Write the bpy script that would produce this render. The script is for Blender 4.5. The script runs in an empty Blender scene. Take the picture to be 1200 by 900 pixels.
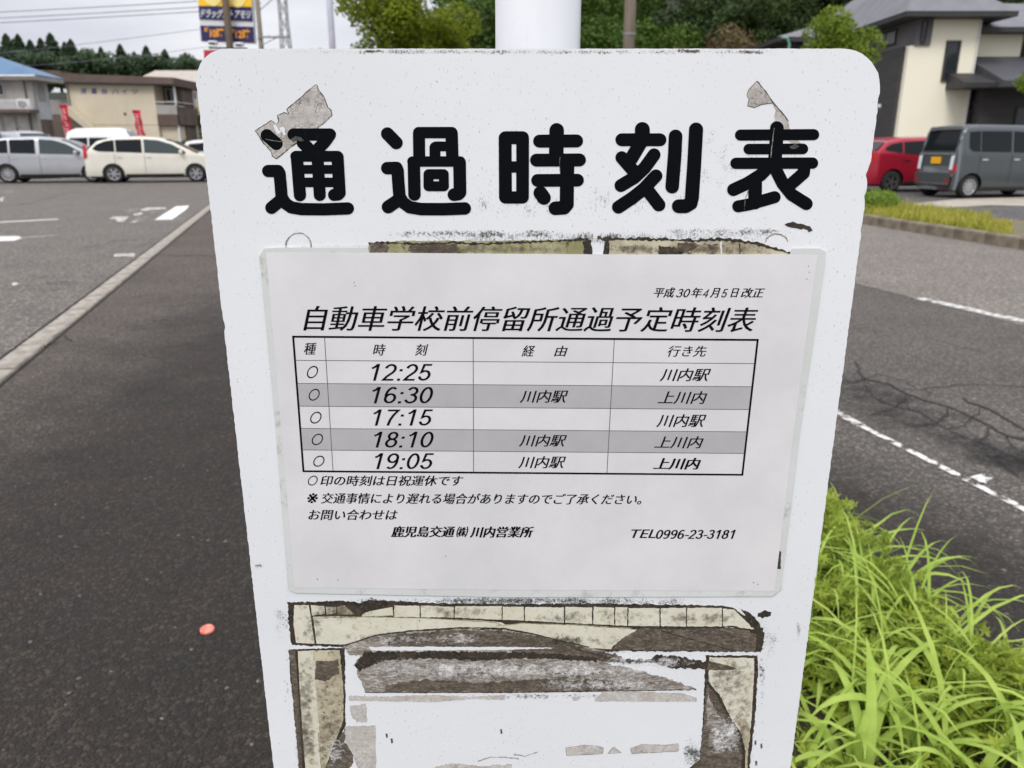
import bpy, bmesh, math, random
import numpy as np
from mathutils import Vector, Matrix
from mathutils.geometry import tessellate_polygon

sc = bpy.context.scene
COL = sc.collection
rnd = random.Random(7)

# ------------------------------------------------------------------ camera
H = 1.25
TH = math.radians(17.15)
CT, ST = math.cos(TH), math.sin(TH)
F = 901.0                                  # focal length in photograph pixels (1200 wide)
cam = bpy.data.cameras.new("camera")
cam.sensor_width = 36.0
cam.lens = F / 1200 * 36.0
cam.clip_start = 0.02
cam.clip_end = 3000
cam.dof.use_dof = True
cam.dof.focus_distance = 0.44
cam.dof.aperture_fstop = 17.0
co = bpy.data.objects.new("camera", cam)
co.location = (0, 0, H)
co.rotation_euler = (math.pi / 2 - TH, 0, 0)
COL.objects.link(co)
sc.camera = co

# ------------------------------------------------------------------ world, sun, exposure
SUN_EL, SUN_AZ = math.radians(50), math.radians(200)     # light comes from behind the viewer
w = bpy.data.worlds.new("World"); sc.world = w; w.use_nodes = True
nt = w.node_tree; nt.nodes.clear()
out = nt.nodes.new("ShaderNodeOutputWorld"); bg = nt.nodes.new("ShaderNodeBackground")
sky = nt.nodes.new("ShaderNodeTexSky"); sky.sky_type = 'NISHITA'; sky.sun_disc = False
sky.sun_elevation = SUN_EL; sky.sun_rotation = SUN_AZ
tc = nt.nodes.new("ShaderNodeTexCoord")
mp = nt.nodes.new("ShaderNodeMapping"); mp.inputs['Scale'].default_value = (1.0, 1.0, 3.2)
nz = nt.nodes.new("ShaderNodeTexNoise"); nz.inputs['Scale'].default_value = 2.3
nz.inputs['Detail'].default_value = 6; nz.inputs['Roughness'].default_value = 0.5
cr = nt.nodes.new("ShaderNodeValToRGB")
cr.color_ramp.elements[0].position = 0.34; cr.color_ramp.elements[0].color = (4.6, 4.7, 5.5, 1)
cr.color_ramp.elements[1].position = 0.62; cr.color_ramp.elements[1].color = (7.5, 7.55, 7.9, 1)
mx = nt.nodes.new("ShaderNodeMix"); mx.data_type = 'RGBA'; mx.inputs['Factor'].default_value = 0.93
nt.links.new(tc.outputs['Generated'], mp.inputs['Vector']); nt.links.new(mp.outputs['Vector'], nz.inputs['Vector'])
nt.links.new(nz.outputs['Fac'], cr.inputs['Fac']); nt.links.new(sky.outputs['Color'], mx.inputs['A'])
sxyz = nt.nodes.new("ShaderNodeSeparateXYZ"); nt.links.new(tc.outputs['Generated'], sxyz.inputs[0])
mr = nt.nodes.new("ShaderNodeMapRange"); mr.inputs['From Min'].default_value = 0.0; mr.inputs['From Max'].default_value = 1.0
mr.inputs['To Min'].default_value = 0.94; mr.inputs['To Max'].default_value = 2.3     # overcast: zenith brighter than horizon
nt.links.new(sxyz.outputs[2], mr.inputs['Value'])
vm = nt.nodes.new("ShaderNodeVectorMath"); vm.operation = 'SCALE'
nt.links.new(cr.outputs['Color'], vm.inputs[0]); nt.links.new(mr.outputs[0], vm.inputs['Scale'])
nt.links.new(vm.outputs[0], mx.inputs['B']); nt.links.new(mx.outputs['Result'], bg.inputs['Color'])
bg.inputs['Strength'].default_value = 0.1
nt.links.new(bg.outputs['Background'], out.inputs['Surface'])
sl = bpy.data.lights.new("sun", 'SUN'); sl.energy = 1.5; sl.angle = math.radians(20); sl.color = (1, .97, .93)
so = bpy.data.objects.new("sun", sl); COL.objects.link(so)
sd = Vector((math.sin(SUN_AZ) * math.cos(SUN_EL), math.cos(SUN_AZ) * math.cos(SUN_EL), math.sin(SUN_EL)))
so.rotation_euler = sd.to_track_quat('Z', 'Y').to_euler()
so.location = (0, -3, 20)
sc.view_settings.view_transform = 'Standard'; sc.view_settings.look = 'None'
sc.view_settings.exposure = 0.19; sc.view_settings.gamma = 1.0

# ------------------------------------------------------------------ photograph pixel -> place
D = 0.417                                   # distance of the sign board
def ray(px, py):
    u = (px - 600) / F; v = (450 - py) / F
    return u, CT + v * ST, -ST + v * CT
def atY(px, py, Y):
    a, b, c = ray(px, py); t = Y / b
    return (a * t, Y, H + c * t)
def gr(px, py, z=0.0):
    a, b, c = ray(px, py); t = (z - H) / c
    return (a * t, b * t, z)
def bd(px, py, off=0.0):                    # on the board's face
    x, y, z = atY(px, py, D)
    return (x, D - off, z)

# ------------------------------------------------------------------ materials
MATS = {}
class NT:
    def __init__(s, name):
        s.m = bpy.data.materials.new(name); s.m.use_nodes = True
        s.t = s.m.node_tree; s.b = s.t.nodes['Principled BSDF']; s.o = s.t.nodes['Material Output']
        s.c = s.n('ShaderNodeTexCoord').outputs['Object']
    def n(s, typ, **k):
        nd = s.t.nodes.new(typ)
        for a, v in k.items():
            if hasattr(nd, a): setattr(nd, a, v)
            else:
                inp = nd.inputs[a.replace('_', ' ')] if a.replace('_', ' ') in nd.inputs else nd.inputs[a]
                s.set(inp, v)
        return nd
    def set(s, inp, v):
        if isinstance(v, bpy.types.NodeSocket): s.t.links.new(v, inp)
        else: inp.default_value = v
    def noise(s, scale, detail=3, rough=.5, vec=None, stretch=None):
        v = vec or s.c
        if stretch:
            mpn = s.n('ShaderNodeMapping'); mpn.inputs['Scale'].default_value = stretch; s.set(mpn.inputs['Vector'], v); v = mpn.outputs[0]
        nd = s.n('ShaderNodeTexNoise'); nd.inputs['Scale'].default_value = scale
        nd.inputs['Detail'].default_value = detail; nd.inputs['Roughness'].default_value = rough
        s.set(nd.inputs['Vector'], v)
        return nd.outputs['Fac']
    def voro(s, scale, feature='F1', vec=None, out='Distance'):
        nd = s.n('ShaderNodeTexVoronoi', feature=feature); nd.inputs['Scale'].default_value = scale
        s.set(nd.inputs['Vector'], vec or s.c)
        return nd.outputs[out]
    def ramp(s, fac, a, b, lo=0.0, hi=1.0):
        nd = s.n('ShaderNodeMapRange'); nd.inputs['From Min'].default_value = a; nd.inputs['From Max'].default_value = b
        nd.inputs['To Min'].default_value = lo; nd.inputs['To Max'].default_value = hi
        s.set(nd.inputs['Value'], fac); return nd.outputs[0]
    def math(s, op, a, b=0.0):
        nd = s.n('ShaderNodeMath', operation=op); s.set(nd.inputs[0], a); s.set(nd.inputs[1], b); return nd.outputs[0]
    def mix(s, f, a, b):
        nd = s.n('ShaderNodeMix', data_type='RGBA')
        s.set(nd.inputs['Factor'], f)
        for k, v in (('A', a), ('B', b)):
            i = [q for q in nd.inputs if q.name == k and q.type == 'RGBA'][0]
            s.set(i, v if isinstance(v, bpy.types.NodeSocket) else (*v[:3], 1))
        return [q for q in nd.outputs if q.type == 'RGBA'][0]
    def bump(s, h, strength=.3, dist=.01):
        nd = s.n('ShaderNodeBump'); nd.inputs['Strength'].default_value = strength; nd.inputs['Distance'].default_value = dist
        s.set(nd.inputs['Height'], h); s.t.links.new(nd.outputs[0], s.b.inputs['Normal'])
    def done(s, color, rough=.7, **k):
        s.set(s.b.inputs['Base Color'], color if isinstance(color, bpy.types.NodeSocket) else (*color[:3], 1))
        s.set(s.b.inputs['Roughness'], rough)
        for a, v in k.items(): s.set(s.b.inputs[a], v)
        return s.m

def srgb(r, g, b):
    f = lambda c: (c / 255 / 12.92) if c <= 10 else ((c / 255 + .055) / 1.055) ** 2.4
    return (f(r), f(g), f(b))

def mat(name, c1, c2=None, scale=8, rough=.7, bump=0, bscale=None, detail=4, dist=.01, stretch=None, **k):
    if name in MATS: return MATS[name]
    t = NT(name)
    c2 = c2 or tuple(v * .8 for v in c1)
    col = t.mix(t.ramp(t.noise(scale, detail, .6, stretch=stretch), .35, .65), c1, c2)
    if bump: t.bump(t.noise(bscale or scale * 4, 4, .6), bump, dist)
    MATS[name] = t.done(col, rough, **k)
    return MATS[name]

def paint(name, c, metallic=.2, rough=.32):
    t = NT(name)
    col = t.mix(t.ramp(t.noise(3, 3), .3, .7), c, tuple(v * .92 for v in c))
    d = t.math('ADD', t.ramp(t.noise(40, 3), .3, .8, 0, .12), rough)
    m = t.done(col, d, Metallic=metallic)
    t.b.inputs['Coat Weight'].default_value = .6; t.b.inputs['Coat Roughness'].default_value = .12
    return m

def leafmat(name, c1, c2, trans=.35, scale=1.2, rnd_amt=.5):
    t = NT(name)
    oi = t.n('ShaderNodeObjectInfo')
    f = t.math('ADD', t.math('MULTIPLY', t.ramp(t.noise(scale, 4, .7), .3, .7), 1 - rnd_amt), t.math('MULTIPLY', oi.outputs['Random'], rnd_amt))
    geo = t.n('ShaderNodeNewGeometry')
    f = t.math('ADD', t.math('MULTIPLY', f, .7), t.math('MULTIPLY', geo.outputs['Random Per Island'], .3))
    col = t.mix(f, c1, c2)
    t.done(col, .55); t.b.inputs['Specular IOR Level'].default_value = .18
    tr = t.n('ShaderNodeBsdfTranslucent'); t.set(tr.inputs['Color'], col)
    ms = t.n('ShaderNodeMixShader'); ms.inputs[0].default_value = trans
    t.t.links.new(t.b.outputs[0], ms.inputs[1]); t.t.links.new(tr.outputs[0], ms.inputs[2])
    t.t.links.new(ms.outputs[0], t.o.inputs['Surface'])
    return t.m

# ------------------------------------------------------------------ object helpers
def obj(name, verts, faces, material, parent=None, smooth=False, mats=None, fm=None):
    me = bpy.data.meshes.new(name)
    me.from_pydata([tuple(v) for v in verts], [], faces)
    if mats:
        for m in mats: me.materials.append(m)
        if fm: me.polygons.foreach_set('material_index', fm)
    elif material: me.materials.append(material)
    if smooth: me.polygons.foreach_set('use_smooth', [True] * len(me.polygons))
    me.update()
    o = bpy.data.objects.new(name, me); COL.objects.link(o)
    if parent is not None: o.parent = parent
    return o
def tag(o, label=None, cat=None, group=None, kind=None):
    if label: o['label'] = label
    if cat: o['category'] = cat
    if group: o['group'] = group
    if kind: o['kind'] = kind
    return o
def thing(name, label, cat, loc=(0, 0, 0), rz=0, group=None):
    o = bpy.data.objects.new(name, None); COL.objects.link(o)
    o.location = loc; o.rotation_euler = (0, 0, rz); o.empty_display_size = .2
    return tag(o, label, cat, group)

class MB:
    """collects shapes; build() links them as one mesh, in the parent's own frame when world=True"""
    def __init__(s): s.v = []; s.f = []
    def add(s, v, f):
        n = len(s.v); s.v += [tuple(p) for p in v]; s.f += [tuple(i + n for i in q) for q in f]; return s
    def box(s, x0, x1, y0, y1, z0, z1):
        return s.add([(x0,y0,z0),(x1,y0,z0),(x1,y1,z0),(x0,y1,z0),(x0,y0,z1),(x1,y0,z1),(x1,y1,z1),(x0,y1,z1)],
                     [(0,3,2,1),(4,5,6,7),(0,1,5,4),(1,2,6,5),(2,3,7,6),(3,0,4,7)])
    def prism(s, pts, a, b, axis='y'):
        """extrude a 2D polygon between a and b along an axis"""
        n = len(pts)
        mk = {'y': lambda p, t: (p[0], t, p[1]), 'x': lambda p, t: (t, p[0], p[1]), 'z': lambda p, t: (p[0], p[1], t)}[axis]
        v = [mk(p, a) for p in pts] + [mk(p, b) for p in pts]
        tri = tessellate_polygon([[Vector((p[0], p[1], 0)) for p in pts]])
        f = [tuple(t) for t in tri] + [tuple(i + n for i in reversed(t)) for t in tri]
        f += [(i, (i + 1) % n, n + (i + 1) % n, n + i) for i in range(n)]
        return s.add(v, f)
    def quad(s, *p): return s.add(p, [(0, 1, 2, 3)])
    def tube(s, pts, r, seg=8, r1=None, cap=True):
        pts = [Vector(p) for p in pts]; n = len(pts); v = []; f = []
        for i, p in enumerate(pts):
            t = (pts[min(i + 1, n - 1)] - pts[max(i - 1, 0)]).normalized()
            a = t.orthogonal().normalized() if i == 0 else (a - t * a.dot(t)).normalized()
            b = t.cross(a); rr = r if r1 is None else r + (r1 - r) * i / (n - 1)
            for k in range(seg):
                q = 2 * math.pi * k / seg
                v.append(p + (a * math.cos(q) + b * math.sin(q)) * rr)
        for i in range(n - 1):
            for k in range(seg):
                f.append((i * seg + k, i * seg + (k + 1) % seg, (i + 1) * seg + (k + 1) % seg, (i + 1) * seg + k))
        if cap: f += [tuple(reversed(range(seg))), tuple(range((n - 1) * seg, n * seg))]
        return s.add(v, f)
    def lathe(s, prof, seg=24, M=None):
        """prof: (radius, height) about z; M moves it"""
        v = []; f = []; n = len(prof)
        for k in range(seg):
            q = 2 * math.pi * k / seg
            for (r, h) in prof: v.append(Vector((r * math.cos(q), r * math.sin(q), h)))
        for k in range(seg):
            for i in range(n - 1):
                a = k * n + i; b = ((k + 1) % seg) * n + i
                f.append((a, b, b + 1, a + 1))
        if M is not None: v = [M @ p for p in v]
        return s.add(v, f)
    def build(s, name, m, parent=None, world=True, smooth=False, bevel=0):
        v = s.v
        if parent is not None and world:
            L = parent.location
            if parent.parent: L = L + parent.parent.location
            v = [(p[0] - L[0], p[1] - L[1], p[2] - L[2]) for p in v]
        o = obj(name, v, s.f, m, parent, smooth)
        if bevel:
            md = o.modifiers.new('bevel', 'BEVEL'); md.width = bevel; md.segments = 2; md.limit_method = 'ANGLE'
        return o
def children(o, allobs=None): return [c for c in COL.objects if c.parent == o]
def copy_tree(o, parent=None, table=None):
    c = o.copy(); COL.objects.link(c)
    if parent is not None: c.parent = parent
    for ch in list(table.get(o.name, [])): copy_tree(ch, c, table)
    return c
def kids():
    t = {}
    for o in COL.objects:
        if o.parent: t.setdefault(o.parent.name, []).append(o)
    return t

def text_mesh(body, bold=0.0, shear=0.0, res=3):
    cu = bpy.data.curves.new('lettering', 'FONT'); cu.body = body; cu.size = 1; cu.offset = bold; cu.resolution_u = res
    ob = bpy.data.objects.new('lettering', cu); COL.objects.link(ob)
    dg = bpy.context.evaluated_depsgraph_get()
    me = bpy.data.meshes.new_from_object(ob.evaluated_get(dg))
    n = len(me.vertices); a = np.empty(n * 3); me.vertices.foreach_get('co', a); a = a.reshape(-1, 3)
    faces = [tuple(p.vertices) for p in me.polygons]
    bpy.data.objects.remove(ob); bpy.data.meshes.remove(me); bpy.data.curves.remove(cu)
    a[:, 0] += a[:, 1] * shear
    lo = a.min(0); hi = a.max(0)
    a[:, 0] = (a[:, 0] - lo[0]) / (hi[0] - lo[0]); a[:, 1] = (a[:, 1] - lo[1]) / max(1e-6, hi[1] - lo[1])
    return a[:, :2], faces
def text_on(name, body, BL, BR, TL, m, parent, bold=0, shear=0, off=None, res=3):
    """lettering whose bounding box has the corners BL, BR, TL (world)"""
    a, f = text_mesh(body, bold, shear, res)
    BL, BR, TL = Vector(BL), Vector(BR), Vector(TL); U = BR - BL; V = TL - BL
    L = parent.location if parent else Vector((0, 0, 0))
    if parent and parent.parent: L = L + parent.parent.location
    v = [BL + U * float(p[0]) + V * float(p[1]) - L for p in a]
    return obj(name, v, f, m, parent)

# =================================================================== SETTING: ground sheets
def asphalt(name, c1, c2, dark=None, mask=None, gscale=110, bstr=.6, cracks=None, spk=True):
    t = NT(name)
    base = t.mix(t.ramp(t.noise(1.1, 5, .6), .3, .7), c1, c2)
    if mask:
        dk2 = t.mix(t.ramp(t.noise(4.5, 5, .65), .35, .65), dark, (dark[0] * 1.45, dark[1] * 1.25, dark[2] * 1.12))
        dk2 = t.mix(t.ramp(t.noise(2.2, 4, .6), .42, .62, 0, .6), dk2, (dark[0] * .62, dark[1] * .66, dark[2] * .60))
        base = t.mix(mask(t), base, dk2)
    wob = t.n('ShaderNodeTexNoise'); wob.inputs['Scale'].default_value = gscale * .6; t.set(wob.inputs['Vector'], t.c)
    wv = t.n('ShaderNodeVectorMath', operation='SCALE'); t.set(wv.inputs[0], wob.outputs['Color']); wv.inputs['Scale'].default_value = 1.1 / gscale
    av = t.n('ShaderNodeVectorMath', operation='ADD'); t.set(av.inputs[0], t.c); t.set(av.inputs[1], wv.outputs[0])
    vor = t.voro(gscale, 'F1', av.outputs[0]); vc = t.n('ShaderNodeSeparateXYZ'); t.set(vc.inputs[0], t.voro(gscale, 'F1', av.outputs[0], 'Color'))
    pit_shade = t.ramp(t.math('ADD', vor, t.math('MULTIPLY', t.math('SUBTRACT', t.noise(gscale * .35, 4, .7), .5), 1.5)), .32, .68)
    dk = t.mix(1.0, base, base)
    sc3 = t.n('ShaderNodeVectorMath', operation='SCALE'); t.set(sc3.inputs[0], base); sc3.inputs['Scale'].default_value = .36
    sc4 = t.n('ShaderNodeVectorMath', operation='SCALE'); t.set(sc4.inputs[0], base); sc4.inputs['Scale'].default_value = 1.8
    col = t.mix(t.math('MULTIPLY', pit_shade, .85), base, sc3.outputs[0])  # shade in the pits between grains, put into the colour
    col = t.mix(t.ramp(t.noise(gscale * .28, 4, .7), .44, .60, .55, 0), col, sc3.outputs[0])  # coarser lump shading, also painted into the colour
    col = t.mix(t.ramp(vc.outputs[0], .78, .9, 0, .8), col, sc4.outputs[0])
    if spk: col = t.mix(t.ramp(vc.outputs[1], .9965, .999, 0, .5), col, (.42, .38, .33))
    if cracks: col = cracks(t, col)
    hgt = t.math('ADD', t.math('MULTIPLY', t.ramp(vor, 0, .75, 1, 0), .8), t.math('MULTIPLY', t.noise(gscale * .3, 4, .65), 1.6))
    t.bump(hgt, bstr, .016)
    return t.done(col, .80)

def sepx(t):
    s = t.n('ShaderNodeSeparateXYZ'); t.set(s.inputs[0], t.c); return s.outputs[0], s.outputs[1], s.outputs[2]
def pave_mask(t):  # asphalt darker near the board, fading out along a ragged edge
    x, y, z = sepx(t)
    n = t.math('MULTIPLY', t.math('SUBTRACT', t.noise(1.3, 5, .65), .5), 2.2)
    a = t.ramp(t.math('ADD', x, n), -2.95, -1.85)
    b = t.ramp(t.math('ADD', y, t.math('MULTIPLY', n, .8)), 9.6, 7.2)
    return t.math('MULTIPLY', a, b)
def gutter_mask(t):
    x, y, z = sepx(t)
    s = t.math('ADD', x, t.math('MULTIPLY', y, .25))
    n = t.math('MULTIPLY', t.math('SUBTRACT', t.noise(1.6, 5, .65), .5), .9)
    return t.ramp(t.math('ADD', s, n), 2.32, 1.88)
def road_cracks(t, col):
    x, y, z = sepx(t)
    s = t.math('ADD', x, t.math('MULTIPLY', y, .25))
    wv = t.n('ShaderNodeVectorMath', operation='ADD')
    nn = t.n('ShaderNodeTexNoise'); nn.inputs['Scale'].default_value = 1.6; nn.inputs['Detail'].default_value = 3
    sc_ = t.n('ShaderNodeVectorMath', operation='SCALE'); t.set(sc_.inputs[0], nn.outputs['Color']); sc_.inputs['Scale'].default_value = .9
    t.set(wv.inputs[0], t.c); t.set(wv.inputs[1], sc_.outputs[0])
    e = t.voro(1.9, 'DISTANCE_TO_EDGE', wv.outputs[0])
    line = t.ramp(e, .012, .075, 1, 0)
    zone = t.math('MULTIPLY', t.ramp(s, 2.55, 2.8), t.ramp(s, 4.1, 3.6))
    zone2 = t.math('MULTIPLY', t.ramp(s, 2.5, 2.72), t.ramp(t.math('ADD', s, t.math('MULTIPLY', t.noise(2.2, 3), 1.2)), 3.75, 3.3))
    brk = t.ramp(t.noise(1.5, 3), .35, .5)
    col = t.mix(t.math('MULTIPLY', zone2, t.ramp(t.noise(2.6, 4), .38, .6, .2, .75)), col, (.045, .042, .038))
    return t.mix(t.math('MULTIPLY', t.math('MULTIPLY', line, zone), t.math('MULTIPLY', brk, .9)), col, (.025, .022, .02))

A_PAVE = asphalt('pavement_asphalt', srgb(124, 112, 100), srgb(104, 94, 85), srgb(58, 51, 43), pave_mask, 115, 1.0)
A_LOT = asphalt('parking_asphalt', srgb(122, 114, 105), srgb(110, 103, 95), gscale=60, bstr=.35, spk=False)
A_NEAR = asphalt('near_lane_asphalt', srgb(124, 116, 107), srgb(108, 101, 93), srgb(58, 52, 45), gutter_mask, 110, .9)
A_FAR = asphalt('far_lane_asphalt', srgb(140, 132, 122), srgb(128, 120, 111), gscale=80, bstr=.4, spk=False)
A_YARD = asphalt('yard_asphalt', srgb(105, 101, 97), srgb(86, 83, 80), gscale=40, bstr=.3, spk=False)
M_SOIL = mat('soil', (.10, .075, .05), (.045, .035, .022), 14, .9, .8, 60)
M_KERB = mat('kerb_concrete', srgb(174, 167, 155), srgb(138, 130, 118), 14, .85, .6, 90, detail=8)
M_KERB2 = mat('old_kerb_concrete', srgb(140, 128, 112), srgb(92, 84, 66), 4, .9, .8, 50, detail=8)
M_CONC = mat('pale_concrete', srgb(182, 173, 158), srgb(158, 149, 135), 1.5, .85, .3, 40)
M_GROUND = mat('far_ground', srgb(112, 106, 97), srgb(90, 88, 74), .2, .95)

def sheet(name, pts, z, m, kind='structure'):
    v = [(p[0], p[1], z) for p in pts]
    tri = tessellate_polygon([[Vector((p[0], p[1], 0)) for p in pts]])
    o = obj(name, v, [tuple(t) for t in tri], m); 
    me = o.data
    for p in me.polygons:
        if p.normal.z < 0: p.flip()
    return tag(o, kind=kind)
def S(s, y, k=.28): return (s - k * y, y)

sheet('ground', [(-900, -200), (900, -200), (900, 1500), (-900, 1500)], -.02, M_GROUND)
sheet('parking_lot', [S(-60, -8), S(-1.885, -8), S(-1.885, 60), S(-60, 60)], 0, A_LOT)
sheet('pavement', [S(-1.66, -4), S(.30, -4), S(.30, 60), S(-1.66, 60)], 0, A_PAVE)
sheet('planting_soil', [S(.42, -2), S(1.52, -2), S(1.52, 30), S(.42, 30)], .03, M_SOIL)
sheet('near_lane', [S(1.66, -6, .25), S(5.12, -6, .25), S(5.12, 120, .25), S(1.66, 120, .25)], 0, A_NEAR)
sheet('far_lane', [S(5.12, -6, .25), (8.9, -6), (6.03 + .17, 13.3), (4.2, 24), (-25, 120), S(5.12, 120, .25)], 0, A_FAR)
sheet('far_footway', [(9.2, -6), (60, -6), (60, 26), (4.5, 26), (6.35, 13.3)], .004 , A_YARD)

# flush kerb along the left: separate stones as far as their joints show
kerb = tag(bpy.data.objects.new('kerb', None), kind='structure'); COL.objects.link(kerb); kerb.location = (0, 0, 0)
def stone_mesh(L, W, Hh, bev, seed):
    r = random.Random(seed)
    v = []; nx = 7
    e = [(-W/2, 0), (-W/2, Hh - bev), (-W/2 + bev, Hh), (W/2 - bev, Hh), (W/2, Hh - bev), (W/2, 0)]
    for i in range(nx):
        y = -L/2 + L * i / (nx - 1)
        for (x, z) in e: v.append((x + r.uniform(-1, 1) * .003, y, z + (r.uniform(-1, 1) * .002 if z > 0 else 0)))
    f = [(i*6+j, i*6+j+1, (i+1)*6+j+1, (i+1)*6+j) for i in range(nx-1) for j in range(5)]
    f += [tuple(range(6)), tuple(reversed(range((nx-1)*6, nx*6)))]
    return v, f
protos = []
ang = math.atan(.28)
for k in range(4):
    v, f = stone_mesh(.572, .15, .045, .008, k)
    o = obj('kerb_stone', v, f, M_KERB, kerb, False); protos.append(o)
for i in range(52):
    o = protos[i] if i < 4 else protos[i % 4].copy()
    if i >= 4: COL.objects.link(o)
    y = -1.2 + i * .6 * math.cos(ang)
    x = -1.77 - .28 * y
    o.location = (x, y, -.03 + rnd.uniform(-.002, .002)); o.rotation_euler = (0, 0, ang + rnd.uniform(-.004, .004))
m = MB(); yA = -1.2 + 51.6 * .6 * math.cos(ang)
m.add([(-1.845 - .28*yA, yA, .013), (-1.695 - .28*yA, yA, .013), (-1.695 - .28*60, 60, .013), (-1.845 - .28*60, 60, .013)], [(0,1,2,3)])
m.build('kerb_strip', M_KERB, kerb)
sheet('kerb_bed', [S(-1.895, -8), S(-1.655, -8), S(-1.655, 60), S(-1.895, 60)], -.006, mat('joint_dirt', (.03, .026, .02), (.015, .013, .01), 30, .95))

# raised kerbs of the planting strip and the far kerb
def raised_kerb(name, a, b, n, W, Hh, m):
    root = tag(bpy.data.objects.new(name, None), kind='structure'); COL.objects.link(root)
    a = Vector((*a, 0)); b = Vector((*b, 0)); d = (b - a) / n; an = math.atan2(d.y, d.x) - math.pi / 2
    pr = []
    for k in range(3):
        v, f = stone_mesh(d.length - .012, W, Hh, .018, 20 + k); pr.append((v, f))
    me = []
    for i in range(n):
        if i < 3: o = obj('kerb_stone', *pr[i], m, root); me.append(o)
        else: o = me[i % 3].copy(); COL.objects.link(o)
        p = a + d * (i + .5); o.location = (p.x, p.y, -.03 + rnd.uniform(-.003, .003)); o.rotation_euler = (0, 0, an + rnd.uniform(-.006, .006))
    return root
raised_kerb('strip_kerb', S(1.60, -1.5, .27), S(1.60, 15, .27), 28, .11, .075, mat('mossy_kerb', srgb(84, 76, 62), srgb(54, 50, 38), 6, .9, .8, 50, detail=8))
raised_kerb('strip_back_kerb', S(.36, -1.5), S(.36, 15), 28, .11, .07, M_KERB2)
raised_kerb('far_kerb', (8.1, -.5), (6.54, 9.89), 17, .16, .18, M_KERB2)
raised_kerb('far_kerb', (6.54, 9.89), (4.1, 26), 27, .16, .18, M_KERB2)

# painted marks on the asphalt, worn through to the surface
def worn(name, c, thr):
    t = NT(name)
    a = t.ramp(t.noise(16, 6, .72), thr - .03, thr + .03)
    a2 = t.ramp(t.noise(120, 3, .6), .28, .36)
    t.done(t.mix(t.noise(30, 3), c, tuple(v * .8 for v in c)), .7)
    t.b.inputs['Alpha'].default_value = 1
    t.set(t.b.inputs['Alpha'], t.math('MULTIPLY', a, a2))
    return t.m
W_OK = worn('road_paint', (.8, .78, .74), .33)
W_MID = worn('worn_road_paint', (.72, .7, .66), .47)
W_BAD = worn('nearly_gone_road_paint', (.55, .53, .5), .56)
def mark(name, pxs, m, z=.004, nsub=0):
    pts = [gr(x, y) for x, y in pxs]
    return sheet(name, pts, z, m)
def line_mark(name, p0, p1, w, m, z=.004):
    a = Vector(gr(*p0)); b = Vector(gr(*p1)); d = (b - a).normalized(); n = Vector((-d.y, d.x, 0)) * w / 2
    return sheet(name, [a - n, b - n, b + n, a + n], z, m)
W_LINE = worn('worn_line_paint', (.8, .78, .73), .485)
line_mark('side_line', (940, 462), (1010, 500), .05, W_LINE)
line_mark('side_line', (1008, 499), (1330, 664), .036, W_LINE)
mark('side_line_blot', [(1136, 561), (1150, 557), (1166, 560), (1158, 566), (1153, 571), (1146, 566)], W_LINE, .008)
line_mark('centre_line', (1078, 350), (1260, 390), .12, W_MID)
line_mark('bay_line', (-140, 268), (68, 257), .16, W_OK)
mark('bay_line', [(-40, 278), (22, 277), (26, 279.5), (16, 282.5), (-40, 284)], W_OK)
line_mark('bay_line', (22, 279), (66, 276), .06, W_MID)
line_mark('bay_line', (66, 276), (142, 271), .05, W_BAD)
mark('bay_line', [(134, 298), (158, 297), (158, 301), (134, 301)], W_MID)
mark('lot_paint_spot', [(14, 332), (20, 331), (22, 334), (15, 335)], W_MID)
# faded lettering and arrow by the kerb
mark('road_arrow', [(181, 258), (206, 242), (222, 241), (218, 246), (202, 257.5)], W_OK)
mark('road_arrow_tail', [(202, 257), (204, 255), (218, 254.5), (216, 257)], W_BAD)
for i, p in enumerate([[(128, 256), (133, 254), (151, 254), (148, 257), (145, 260), (138, 260), (136, 257.5)],
          [(144, 247), (152, 245), (164, 244), (163, 246), (150, 249)], [(164, 246), (172, 243.5), (193, 243), (195, 245), (178, 246), (169, 247.5)],
          [(159, 256), (162, 254.5), (173, 254), (173, 256.5), (162, 258)], [(152, 261), (158, 258.5), (163, 258.5), (158, 261)],
          [(176, 249), (182, 247.5), (182, 249.5), (177, 250.5)], [(156, 251), (166, 249), (168, 251), (158, 253)]]):
    mark('faded_road_letter', p, W_MID if i % 2 == 0 else W_BAD)
mark('faded_road_letter', [(0, 224), (12, 222), (22, 225), (8, 227)], W_BAD)
mark('faded_road_letter', [(0, 232), (5, 231), (3, 236), (0, 236)], W_MID)
line_mark('bay_line', (-60, 217), (104, 208), .18, W_MID)
line_mark('bay_line', (104, 211.5), (260, 205), .16, W_MID)
# seam where the darker strip of pavement ends
sd_ = mat('seam_tar', (.03, .027, .024), (.02, .018, .016), 40, .8)
def seam(name, pts, wpx, m, z=.004):
    pts = [Vector(gr(*p)) for p in pts]; r = random.Random(3); fine = []
    for a, b in zip(pts, pts[1:]):
        n = max(2, int((b - a).length / .06))
        fine += [a.lerp(b, i / n) + Vector((r.uniform(-1, 1), r.uniform(-1, 1), 0)) * .008 for i in range(n)]
    fine.append(pts[-1]); v = []; f = []
    for i, p in enumerate(fine):
        d = (fine[min(i+1, len(fine)-1)] - fine[max(i-1, 0)]).normalized(); n = Vector((-d.y, d.x, 0)) * wpx * r.uniform(.4, 1)
        v += [(p.x - n.x, p.y - n.y, z), (p.x + n.x, p.y + n.y, z)]
    f = [(2*i, 2*i+1, 2*i+3, 2*i+2) for i in range(len(fine) - 1)]
    return tag(obj(name, v, f, m), kind='structure')
seam('pavement_seam', [(182, 299.5), (260, 300), (400, 301)], .014, sd_)
seam('pavement_crack', [(41, 409), (52, 406), (60, 402), (66, 403)], .012, sd_)
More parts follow.
